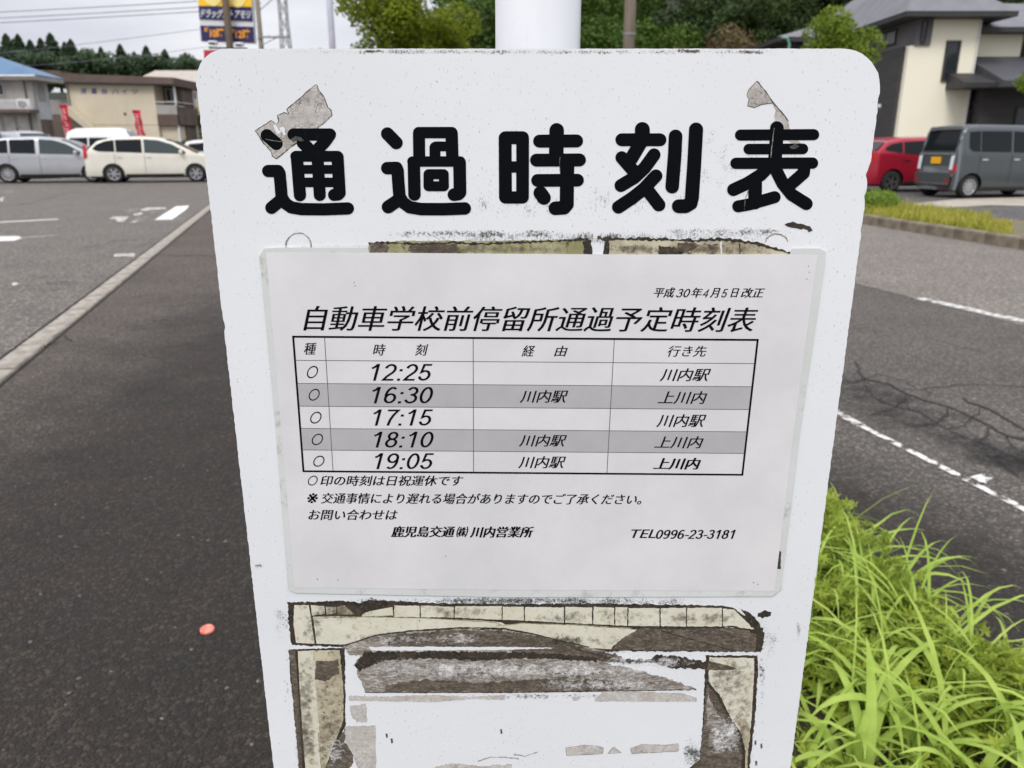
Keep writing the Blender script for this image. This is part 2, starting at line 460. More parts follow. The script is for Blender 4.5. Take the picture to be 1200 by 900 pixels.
seam('pavement_crack', [(70, 394), (76, 393), (81, 399), (85, 400)], .010, sd_)
seam('lot_crack', [(22, 240), (58, 232), (90, 224)], .03, mat('lot_seal', srgb(92, 86, 80), srgb(84, 78, 72), 20, .8))
CRK = [([(1003,424),(1008,436),(1012,445),(1040,450),(1063,463),(1085,470),(1112,478),(1140,490),(1160,500),(1180,512),(1240,522)], .016),
  ([(980,446),(1000,448),(1012,446)], .02), ([(1012,446),(1030,438),(1058,447),(1075,457),(1110,453),(1130,450),(1260,458)], .007),
  ([(1130,467),(1134,472),(1150,476),(1170,487),(1200,504),(1250,528)], .016), ([(1063,463),(1060,470),(1050,478),(1020,487)], .012),
  ([(1112,478),(1108,490),(1095,497),(1080,499)], .012), ([(1160,500),(1155,515),(1140,522)], .012), ([(1140,490),(1128,500),(1112,503)], .009),
  ([(1014,452),(1024,466),(1050,478),(1075,482),(1095,495),(1120,510),(1150,520),(1200,543),(1240,556)], .010),
  ([(1180,512),(1185,524),(1200,530)], .010), ([(1086,470),(1090,461),(1084,456)], .006), ([(1150,476),(1146,486),(1140,490)], .007),
  ([(1088,397),(1105,401),(1130,408),(1152,412)], .008), ([(1000,386),(1024,386),(1026,391)], .007), ([(1195,560),(1160,535),(1150,520)], .008)]
for p_, w_ in CRK: seam('road_crack', p_, w_ * .62, sd_, .005)
def gstain(name, cx, cy, w, l, rot, c, dens, sc1=14):
    """a damp or oily patch on the asphalt, thinning out towards its rim"""
    key = ('gs', c, dens)
    if key not in MATS:
        t = NT('asphalt_' + name); at = t.n('ShaderNodeAttribute', attribute_name='fade')
        nn = t.math('ADD', t.noise(sc1, 6, .7), t.math('MULTIPLY', t.math('SUBTRACT', t.noise(3.2, 4), .5), .9))
        t.done(t.mix(t.noise(120, 3), c, tuple(q * 1.9 for q in c)), .75)
        t.set(t.b.inputs['Alpha'], t.ramp(t.math('ADD', nn, t.math('MULTIPLY', at.outputs['Fac'], dens)), .78, 1.2, 0, .66)); MATS[key] = t.m
    x0, y0, _ = gr(cx, cy); v = []; fd = []; n = 17; ca, sa = math.cos(rot), math.sin(rot)
    for j in range(n):
        for i in range(n):
            u = i / (n-1) * 2 - 1; q = j / (n-1) * 2 - 1
            v.append((x0 + (u*w*ca - q*l*sa) / 2, y0 + (u*w*sa + q*l*ca) / 2, .0085)); fd.append(max(0, 1 - (u*u + q*q)))
    o = obj(name, v, [(j*n+i, j*n+i+1, (j+1)*n+i+1, (j+1)*n+i) for j in range(n-1) for i in range(n-1)], MATS[key]); tag(o, kind='structure')
    o.data.attributes.new('fade', 'FLOAT', 'POINT').data.foreach_set('value', fd)
for (cx, cy, w_, l_, r_) in ((1030,480,.7,1.3,.3), (1090,492,.6,1.0,.25), (1150,525,.55,1.2,.3), (1000,455,.7,.8,.3), (1200,545,.5,1.0,.3)):
    gstain('road_stain', cx, cy, w_, l_, r_, (.034, .031, .028), .56)
for (cx, cy, w_, l_, r_) in ((60,330,1.6,2.4,.2), (150,285,2.2,3,.1), (190,380,.8,1.8,.3), (60,480,.5,1.2,.3)):
    gstain('damp_stain', cx, cy, w_, l_, r_, (.045, .042, .038), .30)

# pale apron and verge before the house
mark('driveway_apron', [(1062, 240), (1120, 234), (1300, 229), (1300, 244), (1160, 241), (1108, 244)], M_CONC, .012)
VERGE = [(6.35, 13.6), (6.8, 10.3), (8.6, 9.3), (9.6, 12), (8.2, 15.2), (6.4, 15.6)]
sheet('verge_soil', [(x, y) for x, y in VERGE], .03, mat('dry_soil', (.2, .17, .11), (.12, .1, .05), 6, .9))

# =================================================================== THE SIGN
M_BLACK = None
def board_mat():
    t = NT('enamelled_board')
    base = t.mix(t.ramp(t.noise(6, 4), .3, .7), (.845, .858, .862), (.785, .803, .815))
    # dirt freckles, denser in soft zones
    zone = t.ramp(t.noise(22, 4, .6), .35, .72)
    sp = t.noise(900, 2, .5, stretch=(1, 1, .55))
    f1 = t.math('MULTIPLY', t.ramp(sp, .665, .70), t.ramp(zone, 0, 1, .15, 1))
    v = t.voro(330); big = t.ramp(v, .05, .11, 1, 0)
    f2 = t.math('MULTIPLY', big, t.ramp(t.noise(95, 3), .55, .62))
    col = t.mix(t.math('MULTIPLY', f1, .62), base, (.16, .16, .16))
    col = t.mix(t.math('MULTIPLY', f2, .55), col, (.12, .11, .10))
    t.bump(t.noise(60, 4, .5), .05, .002)
    return t.done(col, t.ramp(t.noise(30, 3), .3, .7, .34, .5))
M_BOARD = board_mat()
def ink(name, c, rough=.4, wear=.0):
    t = NT(name)
    s = t.ramp(t.noise(420, 4, .7, stretch=(1, 1, .3)), .66, .78)
    col = t.mix(t.math('MULTIPLY', s, .25), c, (.05, .05, .05))
    t.b.inputs['Specular IOR Level'].default_value = .04
    return t.done(col, rough)
M_BLACK = ink('heading_black', (.004, .005, .007), .5)
SIGN = thing('bus_stop_sign', 'white bus stop sign board on a white pole, headed with five bold black characters', 'bus stop sign', (0.015, .478, 0))
def rounded(x0, x1, z0, z1, r, rb=None, seg=10):
    P = []
    for (cx, cz, a0, rr) in ((x1 - r[1], z1 - r[1], 0, r[1]), (x0 + r[0], z1 - r[0], 90, r[0]), (x0 + .012, z0 + .012, 180, .012), (x1 - .012, z0 + .012, 270, .012)):
        for k in range(seg + 1):
            a = math.radians(a0 + 90 * k / seg); P.append((cx + rr * math.cos(a), cz + rr * math.sin(a)))
    return P
bx0 = (bd(231, 100)[0] + bd(320, 900)[0]) / 2; bx1 = (bd(1034, 100)[0] + bd(925, 900)[0]) / 2
bz1 = bd(600, 57)[2]; bz0 = bz1 - .60
P = rounded(bx0, bx1, bz0, bz1, (.017, .021))
# nibble the cut edge a little where the paint has chipped
PP = []
for i in range(len(P)):
    a = Vector(P[i]); b = Vector(P[(i + 1) % len(P)]); n = max(1, int((b - a).length / .0022))
    for k in range(n):
        q = a.lerp(b, k / n); j = rnd.uniform(-.0002, .0002)
        PP.append((q.x + j, q.y + rnd.uniform(-.0001, .0001)))
def chip(px, py, d, w):
    c = bd(px, py)
    for i, (x, z) in enumerate(PP):
        e = abs(z - c[2])
        if e < w and abs(x - c[0]) < .02: PP[i] = (x + d * (1 - e / w) * rnd.uniform(.6, 1), z)
chip(263, 381, .0016, .0028); chip(1024, 205, -.0018, .006); chip(1020, 230, -.0012, .004); chip(1013, 268, -.0012, .003); chip(1030, 118, -.0008, .004); chip(948, 680, -.0009, .003)
m = MB(); m.prism(PP, D, D + .0022); bo = m.build('board', M_BOARD, SIGN)
# folded return edge behind, back channel, pole, clamps, base
M_GALV = mat('galvanised_steel', (.36, .37, .37), (.22, .22, .22), 60, .45, .2, 200, Metallic=.7)
m = MB()
for s_ in (bx0 + .003, bx1 - .005): m.box(s_, s_ + .002, D + .0022, D + .018, bz0 + .02, bz1 - .03)
m.box(bx0 + .02, bx1 - .02, D + .0022, D + .014, bz1 - .005, bz1 - .003); m.build('return_edge', M_GALV, SIGN)
POLE = (0.0148, .478, .0243)
t_ = NT('pole_white'); cw = t_.mix(t_.ramp(t_.noise(30, 4, .6, stretch=(1, 1, .25)), .4, .65), (.83, .84, .86), (.74, .75, .78))
cw = t_.mix(t_.ramp(t_.voro(120), .03, .07, .5, 0), cw, (.25, .2, .16)); M_POLE = t_.done(cw, .22)
m = MB(); m.lathe([(0, 2.62), (.01, 2.62), (.02, 2.612), (POLE[2], 2.595), (POLE[2], .12)], 40, Matrix.Translation((POLE[0], POLE[1], 0)))
m.build('pole', M_POLE, SIGN, smooth=True)
for z in (bz1 - .06, bz0 + .08):
    m = MB(); m.box(POLE[0] - .1, POLE[0] + .1, D + .0022, POLE[1] - POLE[2] + .002, z - .018, z + .018)
    m.tube([(POLE[0] - .04, POLE[1] - .02, z), (POLE[0] + .04, POLE[1] - .02, z)], .008)
    m.build('bracket', M_GALV, SIGN)
m = MB(); m.lathe([(0, .13), (.14, .13), (.16, .115), (.20, 0)], 28, Matrix.Translation((POLE[0], POLE[1], 0)))
m.build('concrete_base', M_KERB, SIGN)

SL = Vector(SIGN.location)
def ribbon_verts(pts, wpx, layer, closed=False, jit=.4, r=rnd, step=3):
    fine = densify(pts, step, 0, closed); n = len(fine); v = []; f = []
    for i, p in enumerate(fine):
        a = fine[(i - 1) % n] if closed or i else p; b = fine[(i + 1) % n] if closed or i < n - 1 else p
        dx, dy = b[0] - a[0], b[1] - a[1]; L = math.hypot(dx, dy) or 1; nx, ny = -dy / L, dx / L
        w1 = wpx / 2 * (1 + r.uniform(-jit, jit)); w2 = wpx / 2 * (1 + r.uniform(-jit, jit))
        v += [bd(p[0] - nx * w1, p[1] - ny * w1, layer), bd(p[0] + nx * w2, p[1] + ny * w2, layer)]
    f = [(2*i, 2*i+1, 2*((i+1) % n)+1, 2*((i+1) % n)) for i in range(n if closed else n - 1)]
    return v, f
def densify(pts, step, jit, closed=True):
    o = []; n = len(pts)
    for i in range(n if closed else n - 1):
        a = pts[i]; b = pts[(i + 1) % n]; L = math.hypot(b[0]-a[0], b[1]-a[1]); k = max(1, int(L / step))
        for j in range(k):
            t = j / k; o.append((a[0] + (b[0]-a[0]) * t + rnd.uniform(-jit, jit), a[1] + (b[1]-a[1]) * t + rnd.uniform(-jit, jit)))
    if not closed: o.append(pts[-1])
    return o
def local(v, parent):
    L = parent.location
    return [(p[0]-L[0], p[1]-L[1], p[2]-L[2]) for p in v]
def patch(name, pts, m, lay, jit=.5, step=2.5, parent=SIGN, thick=.00012):
    """a thin stuck-on piece whose outline is given on the photograph; lay = height above the board in mm"""
    fine = densify(pts, step, jit); n = len(fine)
    v = [bd(x, y, lay / 1000) for x, y in fine] + [bd(x, y, lay / 1000 - thick) for x, y in fine]
    tri = tessellate_polygon([[Vector((x, y, 0)) for x, y in fine]])
    f = [tuple(t) for t in tri] + [(i, (i+1) % n, n + (i+1) % n, n + i) for i in range(n)]
    return obj(name, local(v, parent), f, m, parent)
def ribbon(name, pts, wpx, m, lay, closed=False, jit=.5, step=3, parent=SIGN):
    v, f = ribbon_verts(pts, wpx, lay / 1000, closed, jit, step=step)
    return obj(name, local(v, parent), f, m, parent)

M_WORNINK = mat('worn_black', (.10, .095, .085), (.03, .03, .028), 400, .6)
# heading characters: strokes traced as round-ended bars
def character(origin, strokes, rects=(), sc_=7.5):
    v = []; f = []
    for k, (pts, r) in enumerate(strokes):
        off = .00020 + k * .000006
        for a, b in zip(pts, pts[1:]) if len(pts) > 1 else [(pts[0], pts[0])]:
            dx, dy = b[0]-a[0], b[1]-a[1]; L = math.hypot(dx, dy); base = math.atan2(dy, dx)
            ring = []
            for q in range(13): th = base + math.pi/2 + math.pi * q / 12; ring.append((a[0] + r*math.cos(th), a[1] + r*math.sin(th)))
            for q in range(13): th = base - math.pi/2 + math.pi * q / 12; ring.append((b[0] + r*math.cos(th), b[1] + r*math.sin(th)))
            n0 = len(v); v += [bd(origin[0] + x/sc_, origin[1] + y/sc_, off) for x, y in ring]
            f.append(tuple(range(n0, n0 + 26))); off += .000001
    for k, (x0, y0, x1, y1) in enumerate(rects):
        n0 = len(v); off = .00042 - k * .000003
        v += [bd(origin[0] + x/sc_, origin[1] + y/sc_, off) for x, y in ((x0,y0),(x1,y0),(x1,y1),(x0,y1))]; f.append((n0, n0+1, n0+2, n0+3))
    return obj('character', local(v, SIGN), f, M_BLACK, SIGN)
character((300, 140), [([(97,140),(180,213)],56), ([(330,132),(650,132)],54), ([(650,132),(610,190),(540,265)],54), ([(412,205),(500,290)],54),
    ([(387,665),(360,340)],54), ([(350,323),(718,323)],48), ([(717,330),(735,645)],54), ([(735,645),(722,658),(687,662)],54), ([(541,330),(561,663)],53),
    ([(380,438),(710,438)],39), ([(390,552),(720,552)],42), ([(108,452),(195,452),(208,475),(216,560),(226,680),(258,735),(310,772),(400,787),(600,789),(808,781)],54), ([(137,775),(225,702)],55)])
character((440, 140), [([(105,125),(183,205)],57), ([(385,350),(382,118)],53), ([(380,115),(672,115)],50), ([(669,122),(676,350)],55),
    ([(522,350),(522,240),(530,236),(640,236)],43), ([(523,330),(523,245)],48), ([(343,659),(337,378)],55), ([(325,369),(745,369)],46), ([(739,378),(743,640)],56), ([(743,640),(728,655),(690,660)],56),
    ([(466,480),(600,480),(602,586),(466,586),(466,480)],44), ([(104,427),(185,425),(195,450),(200,540),(212,680),(245,730),(300,770),(400,787),(600,788),(785,781)],55), ([(112,768),(205,705)],57)])
character((575, 140), [([(127,162),(130,682)],57), ([(281,162),(280,682)],56), ([(130,160),(280,160)],57), ([(127,417),(281,417)],50), ([(130,685),(280,685)],54),
    ([(580,95),(575,350)],64), ([(430,190),(755,188)],57), ([(403,357),(780,355)],57), ([(412,535),(763,533)],56), ([(673,360),(668,745)],62), ([(668,745),(645,775),(568,780)],60), ([(437,645),(468,688)],61)])
character((710, 140), [([(320,88),(320,180)],66), ([(140,178),(475,178)],57), ([(305,205),(222,345)],60), ([(140,335),(250,460)],57), ([(423,310),(340,425),(250,510),(132,580)],57),
    ([(440,495),(330,612),(230,690),(110,770)],57), ([(365,620),(465,750)],58), ([(612,148),(604,320),(582,590)],60), ([(792,88),(775,400),(755,690)],62), ([(755,690),(745,735),(700,762),(640,762)],61)])
character((845, 140), [([(490,75),(485,180),(470,400)],60), ([(170,137),(813,133)],49), ([(243,260),(718,258)],47), ([(130,385),(803,383)],50), ([(430,400),(350,485),(230,560),(108,617)],56),
    ([(300,520),(297,730)],60), ([(150,763),(250,745),(470,682)],53), ([(470,420),(540,560),(620,660),(748,740)],56), ([(728,440),(725,470),(605,575)],55)])

# residue and grime materials
def residue(name, c1, c2, c3, sc1=120, streak=None, rough=.85, bstr=.5, hi=None, hia=.0):
    t = NT(name)
    a = t.mix(t.ramp(t.noise(sc1 * .4, 6, .75, stretch=streak), .38, .60), c1, c2)
    a = t.mix(t.ramp(t.noise(sc1 * 2.2, 5, .75, stretch=streak), .55, .66), a, c3)
    if hi: a = t.mix(t.math('MULTIPLY', t.ramp(t.noise(sc1 * 1.4, 7, .8, stretch=streak), .50, .60), hia), a, hi)
    t.bump(t.noise(sc1 * 4, 5, .75), bstr, .0015)
    return t.done(a, rough)
R_CREAM = residue('aged_tape', srgb(224, 221, 203), srgb(214, 209, 187), srgb(182, 174, 146), 90, bstr=.25, rough=.5)
R_CREAM2 = residue('stained_tape', srgb(204, 195, 168), srgb(160, 149, 124), srgb(112, 100, 78), 110, bstr=.3)
R_OLIVE = residue('mossy_tape', srgb(180, 176, 142), srgb(146, 142, 100), srgb(84, 80, 50), 110, (1, 1, .5))
R_DARK = residue('black_grime', srgb(66, 57, 44), srgb(38, 33, 26), srgb(112, 101, 84), 200)
R_BROWN = residue('brown_grime', srgb(108, 97, 82), srgb(74, 65, 54), srgb(50, 43, 34), 200, (1, 1, 2.0), hi=srgb(160, 150, 136), hia=.45)
R_GREY = residue('grey_paper_residue', srgb(164, 156, 146), srgb(116, 106, 94), srgb(74, 66, 56), 230, (.6, 1, 1.6), hi=srgb(214, 210, 204), hia=.8)
R_PALE = residue('pale_paper_residue', srgb(202, 196, 188), srgb(186, 179, 170), srgb(156, 148, 138), 160, hi=srgb(222, 222, 222), hia=.6)
R_LAM = residue('laminate_edge', srgb(219, 222, 219), srgb(210, 214, 209), srgb(186, 190, 180), 30, bstr=.1, rough=.25)
R_FIBRE = None
t_ = NT('fibrous_tape_residue')
wn_ = t_.n('ShaderNodeTexNoise'); wn_.inputs['Scale'].default_value = 260; t_.set(wn_.inputs['Vector'], t_.c)
ws_ = t_.n('ShaderNodeVectorMath', operation='SCALE'); t_.set(ws_.inputs[0], wn_.outputs['Color']); ws_.inputs['Scale'].default_value = .006
wa_ = t_.n('ShaderNodeVectorMath', operation='ADD'); t_.set(wa_.inputs[0], t_.c); t_.set(wa_.inputs[1], ws_.outputs[0])
e = t_.voro(520, 'DISTANCE_TO_EDGE', wa_.outputs[0]); base = t_.mix(t_.ramp(t_.noise(90, 4), .35, .65), srgb(206, 202, 197), srgb(172, 166, 159))
R_FIBRE = t_.done(t_.mix(t_.math('MULTIPLY', t_.ramp(e, .02, .12, .8, 0), t_.ramp(t_.noise(150, 3), .35, .6)), base, srgb(112, 101, 90)), .7)
def fadepatch(name, cx, cy, w, h, c, dens=.5, sc1=500, rot=0, stretch=(1, 1, 1), lay=.05):
    """freckled dirt that thins out towards its rim"""
    key = ('fade', c, dens, sc1, stretch)
    if key not in MATS:
        t = NT('dirt_' + name); at = t.n('ShaderNodeAttribute', attribute_name='fade')
        nn = t.math('ADD', t.noise(sc1 * 1.5, 5, .75, stretch=stretch), t.math('MULTIPLY', t.math('SUBTRACT', t.noise(sc1 / 6, 3), .5), .5))
        a = t.ramp(t.math('ADD', nn, t.math('MULTIPLY', at.outputs['Fac'], dens)), *((.86, 1.06, 0, .8) if name not in ('grime_film', 'torn_fibre') else (.70, 1.0, 0, .8)))
        t.done(t.mix(t.noise(sc1 / 2, 2), c, tuple(v * 1.7 for v in c)), .9); t.set(t.b.inputs['Alpha'], a); MATS[key] = t.m
    nx, ny = 25, 13; v = []; fd = []; ca, sa = math.cos(rot), math.sin(rot)
    for j in range(ny):
        for i in range(nx):
            u = i / (nx-1) * 2 - 1; q = j / (ny-1) * 2 - 1
            x = u * w / 2; y = q * h / 2
            v.append(bd(cx + x * ca - y * sa, cy + x * sa + y * ca, lay / 1000)); fd.append((1 - u**4) * (1 - q * q))
    f = [(j*nx+i, j*nx+i+1, (j+1)*nx+i+1, (j+1)*nx+i) for j in range(ny-1) for i in range(nx-1)]
    o = obj(name, local(v, SIGN), f, MATS[key], SIGN)
    o.data.attributes.new('fade', 'FLOAT', 'POINT').data.foreach_set('value', fd)
    return o
DK = (.035, .033, .026)
fadepatch('dirt_film', 690, 280, 560, 26, DK, .40, 700, stretch=(1, 1, .35))
fadepatch('dirt_film', 560, 274, 260, 16, (.06, .062, .04), .46, 500)
fadepatch('dirt_film', 850, 272, 190, 20, DK, .43, 600)
fadepatch('dirt_film', 640, 240, 520, 60, (.10, .10, .09), .30, 900, stretch=(1, 1, .4))
fadepatch('dirt_film', 660, 705, 420, 20, DK, .42, 600)
fadepatch('dirt_film', 900, 750, 30, 90, (.14, .14, .13), .34, 700)
fadepatch('dirt_film', 330, 730, 24, 80, (.1, .1, .09), .36, 700)
fadepatch('dirt_film', 860, 200, 240, 220, (.12, .12, .12), .27, 800)
fadepatch('dirt_film', 620, 760, 520, 16, DK, .42, 600)
fadepatch('dirt_film', 640, 61, 760, 10, DK, .40, 700)
for (x, y, w_, h_) in ((805, 60, 40, 8), (878, 61, 46, 8), (440, 60, 30, 6)): fadepatch('edge_rust', x, y, w_, h_, (.05, .03, .015), .55, 500)
for (x, y, w_, h_) in ((303, 663, 12, 8), (936, 740, 6, 40)): fadepatch('edge_rust', x, y, w_, h_, (.12, .11, .09), .5, 700, lay=.06)

# torn tape residue over the heading
FR = [(299,153),(312,145),(318,141),(324,146),(327,142),(325,135),(333,132),(338,133),(336,128),(347,119),(358,109),(370,99),(372,100),(373,105),(379,112),(382,120),(384,126),(388,129),(389,135),(381,143),(373,149),(362,158),(350,166),(341,172),(334,178),(324,186),(319,183),(318,178),(314,173),(309,168),(304,160)]
patch('tape_residue', FR, R_FIBRE, .12, .7)
ribbon('residue_rim', FR, .9, R_DARK, .16, True, .8)
for (a, b) in (((322,146),(328,156)), ((330,149),(334,158))): ribbon('bare_gap', [a, b], 4.2, M_BOARD, .17, jit=.7)
FR2 = [(887,95),(877,106),(875,112),(878,116),(876,124),(884,126),(893,122),(905,121),(909,130),(907,142),(909,151),(930,170),(938,168),(925,150),(924,142),(917,133),(906,120),(897,107)]
patch('tape_residue', FR2, R_FIBRE, .12, .6)
ribbon('residue_rim', [(887,95),(897,107),(906,120),(917,133),(924,142)], 1.2, R_DARK, .16, jit=.6)
ribbon('residue_rim', [(887,95),(877,106),(875,112),(878,116),(876,124),(884,126),(893,122),(905,121)], .8, R_BROWN, .16, jit=.8)
ribbon('scratch', [(311,163),(322,165),(330,166)], .7, R_GREY, .32, jit=.6)
ribbon('scratch', [(907,150),(905,165),(903,185)], .8, R_GREY, .32, jit=.9)
ribbon('scratch', [(877,222),(873,234),(872,246)], .7, R_BROWN, .32, jit=.9)
patch('paint_flake', [(341,163),(347,160),(352,161),(357,165),(353,166),(348,164),(344,166)], M_WORNINK, .32, .6)
patch('paint_flake', [(925,172),(931,168),(937,172),(933,174),(929,175)], M_WORNINK, .32, .6)
ribbon('scratch', [(656,184),(656,200)], .8, R_BROWN, .32, jit=.9)

# bubble marks and chips above the sheet
import itertools
def arc(cx, cy, rx, ry, a0, a1, n=14): return [(cx + rx*math.cos(math.radians(a0+(a1-a0)*i/n)), cy - ry*math.sin(math.radians(a0+(a1-a0)*i/n))) for i in range(n+1)]
ribbon('adhesive_ring', arc(350, 288, 15, 15, -30, 210), 1.3, R_GREY, .2, jit=.8)
ribbon('adhesive_ring', arc(910, 285, 13, 11, 10, 170), 1.3, R_GREY, .2, jit=.8)
patch('grime_patch', [(919,263),(926,260),(938,262),(951,266),(952,270),(948,273),(944,268),(936,269),(930,266),(922,266)], R_DARK, .2, 1.0)
# tape strip along the top of the sheet
patch('tape_piece', [(432,285),(470,282),(530,282),(600,282),(690,280),(692,300),(432,300)], R_OLIVE, .25, .6)
patch('tape_piece', [(711,281),(740,280),(770,281),(812,283),(843,282),(845,300),(711,300)], R_CREAM2, .25, .6)
patch('tape_piece', [(846,283),(870,283),(895,286),(925,297),(925,300),(846,300)], R_CREAM2, .25, .6)
patch('adhesive_film', [(336,290),(365,288),(432,287),(433,300),(336,300)], R_OLIVE if False else R_LAM, .2, .5)
ribbon('grime_edge', [(432,285),(445,284),(470,285),(500,286),(530,284),(560,286),(600,284),(640,283),(690,280)], 2.4, R_DARK, .34, jit=1.0)
ribbon('grime_edge', [(700,279),(712,280),(760,280),(812,282),(843,280),(870,283),(890,286),(912,293),(928,298)], 3.0, R_DARK, .34, jit=1.0)
patch('grime_patch', [(434,285),(450,284),(456,290),(454,299),(434,299)], R_BROWN, .32, .8)
patch('grime_patch', [(482,285),(512,284),(535,286),(536,298),(490,298),(478,293)], R_BROWN, .32, 1.0)
patch('grime_patch', [(772,288),(790,290),(800,294),(798,299),(772,299)], R_DARK, .32, 1.0)
patch('grime_patch', [(795,284),(812,284),(820,287),(812,292),(800,298),(792,294)], R_BROWN, .32, .9)
patch('grime_patch', [(683,282),(692,281),(694,298),(684,298)], R_DARK, .33, .8)
patch('grime_patch', [(709,282),(714,281),(714,298),(707,298)], R_DARK, .33, .8)
ribbon('crack', [(866,285),(867,292),(867,299)], 1.2, R_DARK, .36)
patch('grime_patch', [(829,287),(842,286),(838,291),(833,293)], R_BROWN, .33, .9)

# lower half: remains of an older notice and its tape
U = [(337,706),(400,704),(430,707),(455,704),(520,707),(600,708),(700,707),(818,709),(858,711),(893,738),(896,742),(892,764),(720,763),(404,758),(342,756),(338,730)]
patch('grime_patch', U, R_DARK, .12, .9)
xs = [345,363,381,394,414]
def tape(pts, m=R_CREAM, lay=.30, jit=.25): return patch('tape_piece', pts, m, lay, jit)
tape([(345,709),(362,709),(364,720),(366,736),(369,754),(347,753),(344,730)])
tape([(364,709),(380,710),(381,719),(366,721)])
tape([(382,711),(394,711),(394,718),(383,720)])
tape([(395,711),(404,709),(416,720),(396,720)], R_CREAM2)
tape([(423,719),(434,716),(460,711),(461,721),(425,722)])
def topy(x): return 709.5 + (x - 460) * .0075
def boty(x): return 722.5 + (x - 460) * (.012) + (2.0 if x > 560 else 0) + (5.2 * min(1, max(0, (x-600) / 130)))
for a, b in zip([462,493,533,589,615,662,695,721,736,774,805], [492,532,588,614,661,694,720,735,773,804,846]):
    g_ = rnd.uniform(.05, .5); tape([(a+g_, topy(a)+rnd.uniform(-.3,.8)), (b-g_, topy(b)+rnd.uniform(-.3,.8)), (b-g_*.5, boty(b)), (a+g_*.5, boty(a))], jit=.35)
tape([(847,713),(860,714),(884,737),(880,737),(847,735)])
# wide cream tape below it
tape([(367,722.5),(395,722),(430,723),(500,724.5),(560,727),(588,729),(592,732),(610,730.5),(660,731.5),(700,734.5),(725,736),(750,738),(737,744),(718,757),(716,760.5),(690,759),(655,750),(624,742),(590,737),(540,736),(480,739),(440,744),(404,755),(371,754)], R_CREAM, .28)
patch('grime_patch', [(752,735),(800,736),(850,736),(876,738),(887,744),(885,763),(800,762),(717,761),(722,754),(733,745),(743,740)], R_BROWN, .31, .8)
ribbon('crack', [(775,739),(800,746),(840,757),(862,763)], 1.2, R_DARK, .36)
ribbon('crack', [(735,734),(780,736),(860,734),(884,739)], 1.8, R_DARK, .37, jit=.9)
ribbon('crack', [(404,756),(440,744),(480,739),(540,735),(590,736),(624,742),(655,750),(690,758)], 1.4, R_DARK, .40)
ribbon('crack', [(366,724),(430,722),(500,724),(580,729),(590,733),(610,730),(680,732),(740,736)], .9, R_OLIVE, .38)
# dome of torn grey paper
patch('paper_residue', [(402,757),(440,745),(480,740),(540,737),(590,738),(640,746),(690,758),(712,764),(700,768),(540,764),(410,768)], R_GREY, .20, .8)
patch('paper_residue', [(455,750),(470,742),(540,738),(590,739),(630,745),(655,752),(640,757),(600,757),(560,760),(505,758),(455,757)], R_BROWN, .24, 1.4)
patch('paper_residue', [(600,747),(640,748),(700,763),(720,766),(730,771),(720,777),(690,772),(600,770)], R_BROWN, .25, 1.2)
patch('bare_strip', [(432,758),(500,757.5),(600,758),(655,759),(600,761),(500,762),(436,762)], M_BOARD, .30, .5)
patch('paper_residue', [(427,763),(500,762),(600,762),(690,764),(700,771),(718,779),(750,786),(790,797),(816,808),(700,810),(600,811),(428,811),(425,800),(420,794),(418,781),(414,779),(421,772)], R_GREY, .22, 1.2)
patch('grime_patch', [(427,763),(500,763),(620,764),(700,770),(700,775),(620,771),(560,774),(500,771),(452,774),(420,786),(416,779),(422,771)], R_DARK, .27, 1.2)
patch('paper_residue', [(452,802),(500,796),(560,800),(640,795),(720,797),(742,803),(736,809),(600,811),(450,811)], R_BROWN, .26, 1.3)
patch('grime_patch', [(672,760),(700,768),(730,777),(765,776),(790,783),(828,784),(829,776),(800,770),(770,767),(760,773),(725,772)], R_DARK, .29, 1.4)
patch('paper_residue', [(829,774),(848,778),(865,784),(829,785)], R_BROWN, .42, .6)
ribbon('crack', [(428,811),(600,811),(742,809),(800,808)], 1.0, R_DARK, .34)
patch('paper_residue', [(408,815),(450,816),(500,814),(560,816),(592,814),(592,820),(550,819),(510,823),(470,822),(410,821)], R_PALE, .15, .5)
patch('paper_residue', [(697,820),(705,811),(740,810),(800,812),(816,818),(816,822),(740,822),(697,822)], R_PALE, .15, .5)
patch('paper_residue', [(672,817),(678,816),(678,821),(671,821)], R_PALE, .15, .4)
patch('paper_residue', [(410,827),(429,824),(430,846),(418,846),(412,840)], R_PALE, .15, .8)
patch('paper_residue', [(404,851),(440,850),(441,902),(420,902),(412,880),(404,868)], R_PALE, .15, .5)
for pts in ([(663,876),(670,875),(685,873),(700,874),(707,876),(706,883),(664,885)], [(712,883),(719,875),(728,882)], [(739,877),(752,872),(780,873),(795,871),(795,880),(740,883)]):
    patch('paper_residue', pts, R_PALE, .16, .7); ribbon('residue_rim', pts, .6, R_GREY, .2, True, .8)
ribbon('scratch', [(560,892),(575,887),(590,887),(608,889)], 1.0, R_GREY, .2, jit=.9)
ribbon('scratch', [(602,884),(615,886),(630,881)], .8, R_GREY, .2, jit=.9)
patch('paper_residue', [(510,898),(530,894),(560,897),(600,895),(600,902),(510,902)], R_PALE, .16, .9)
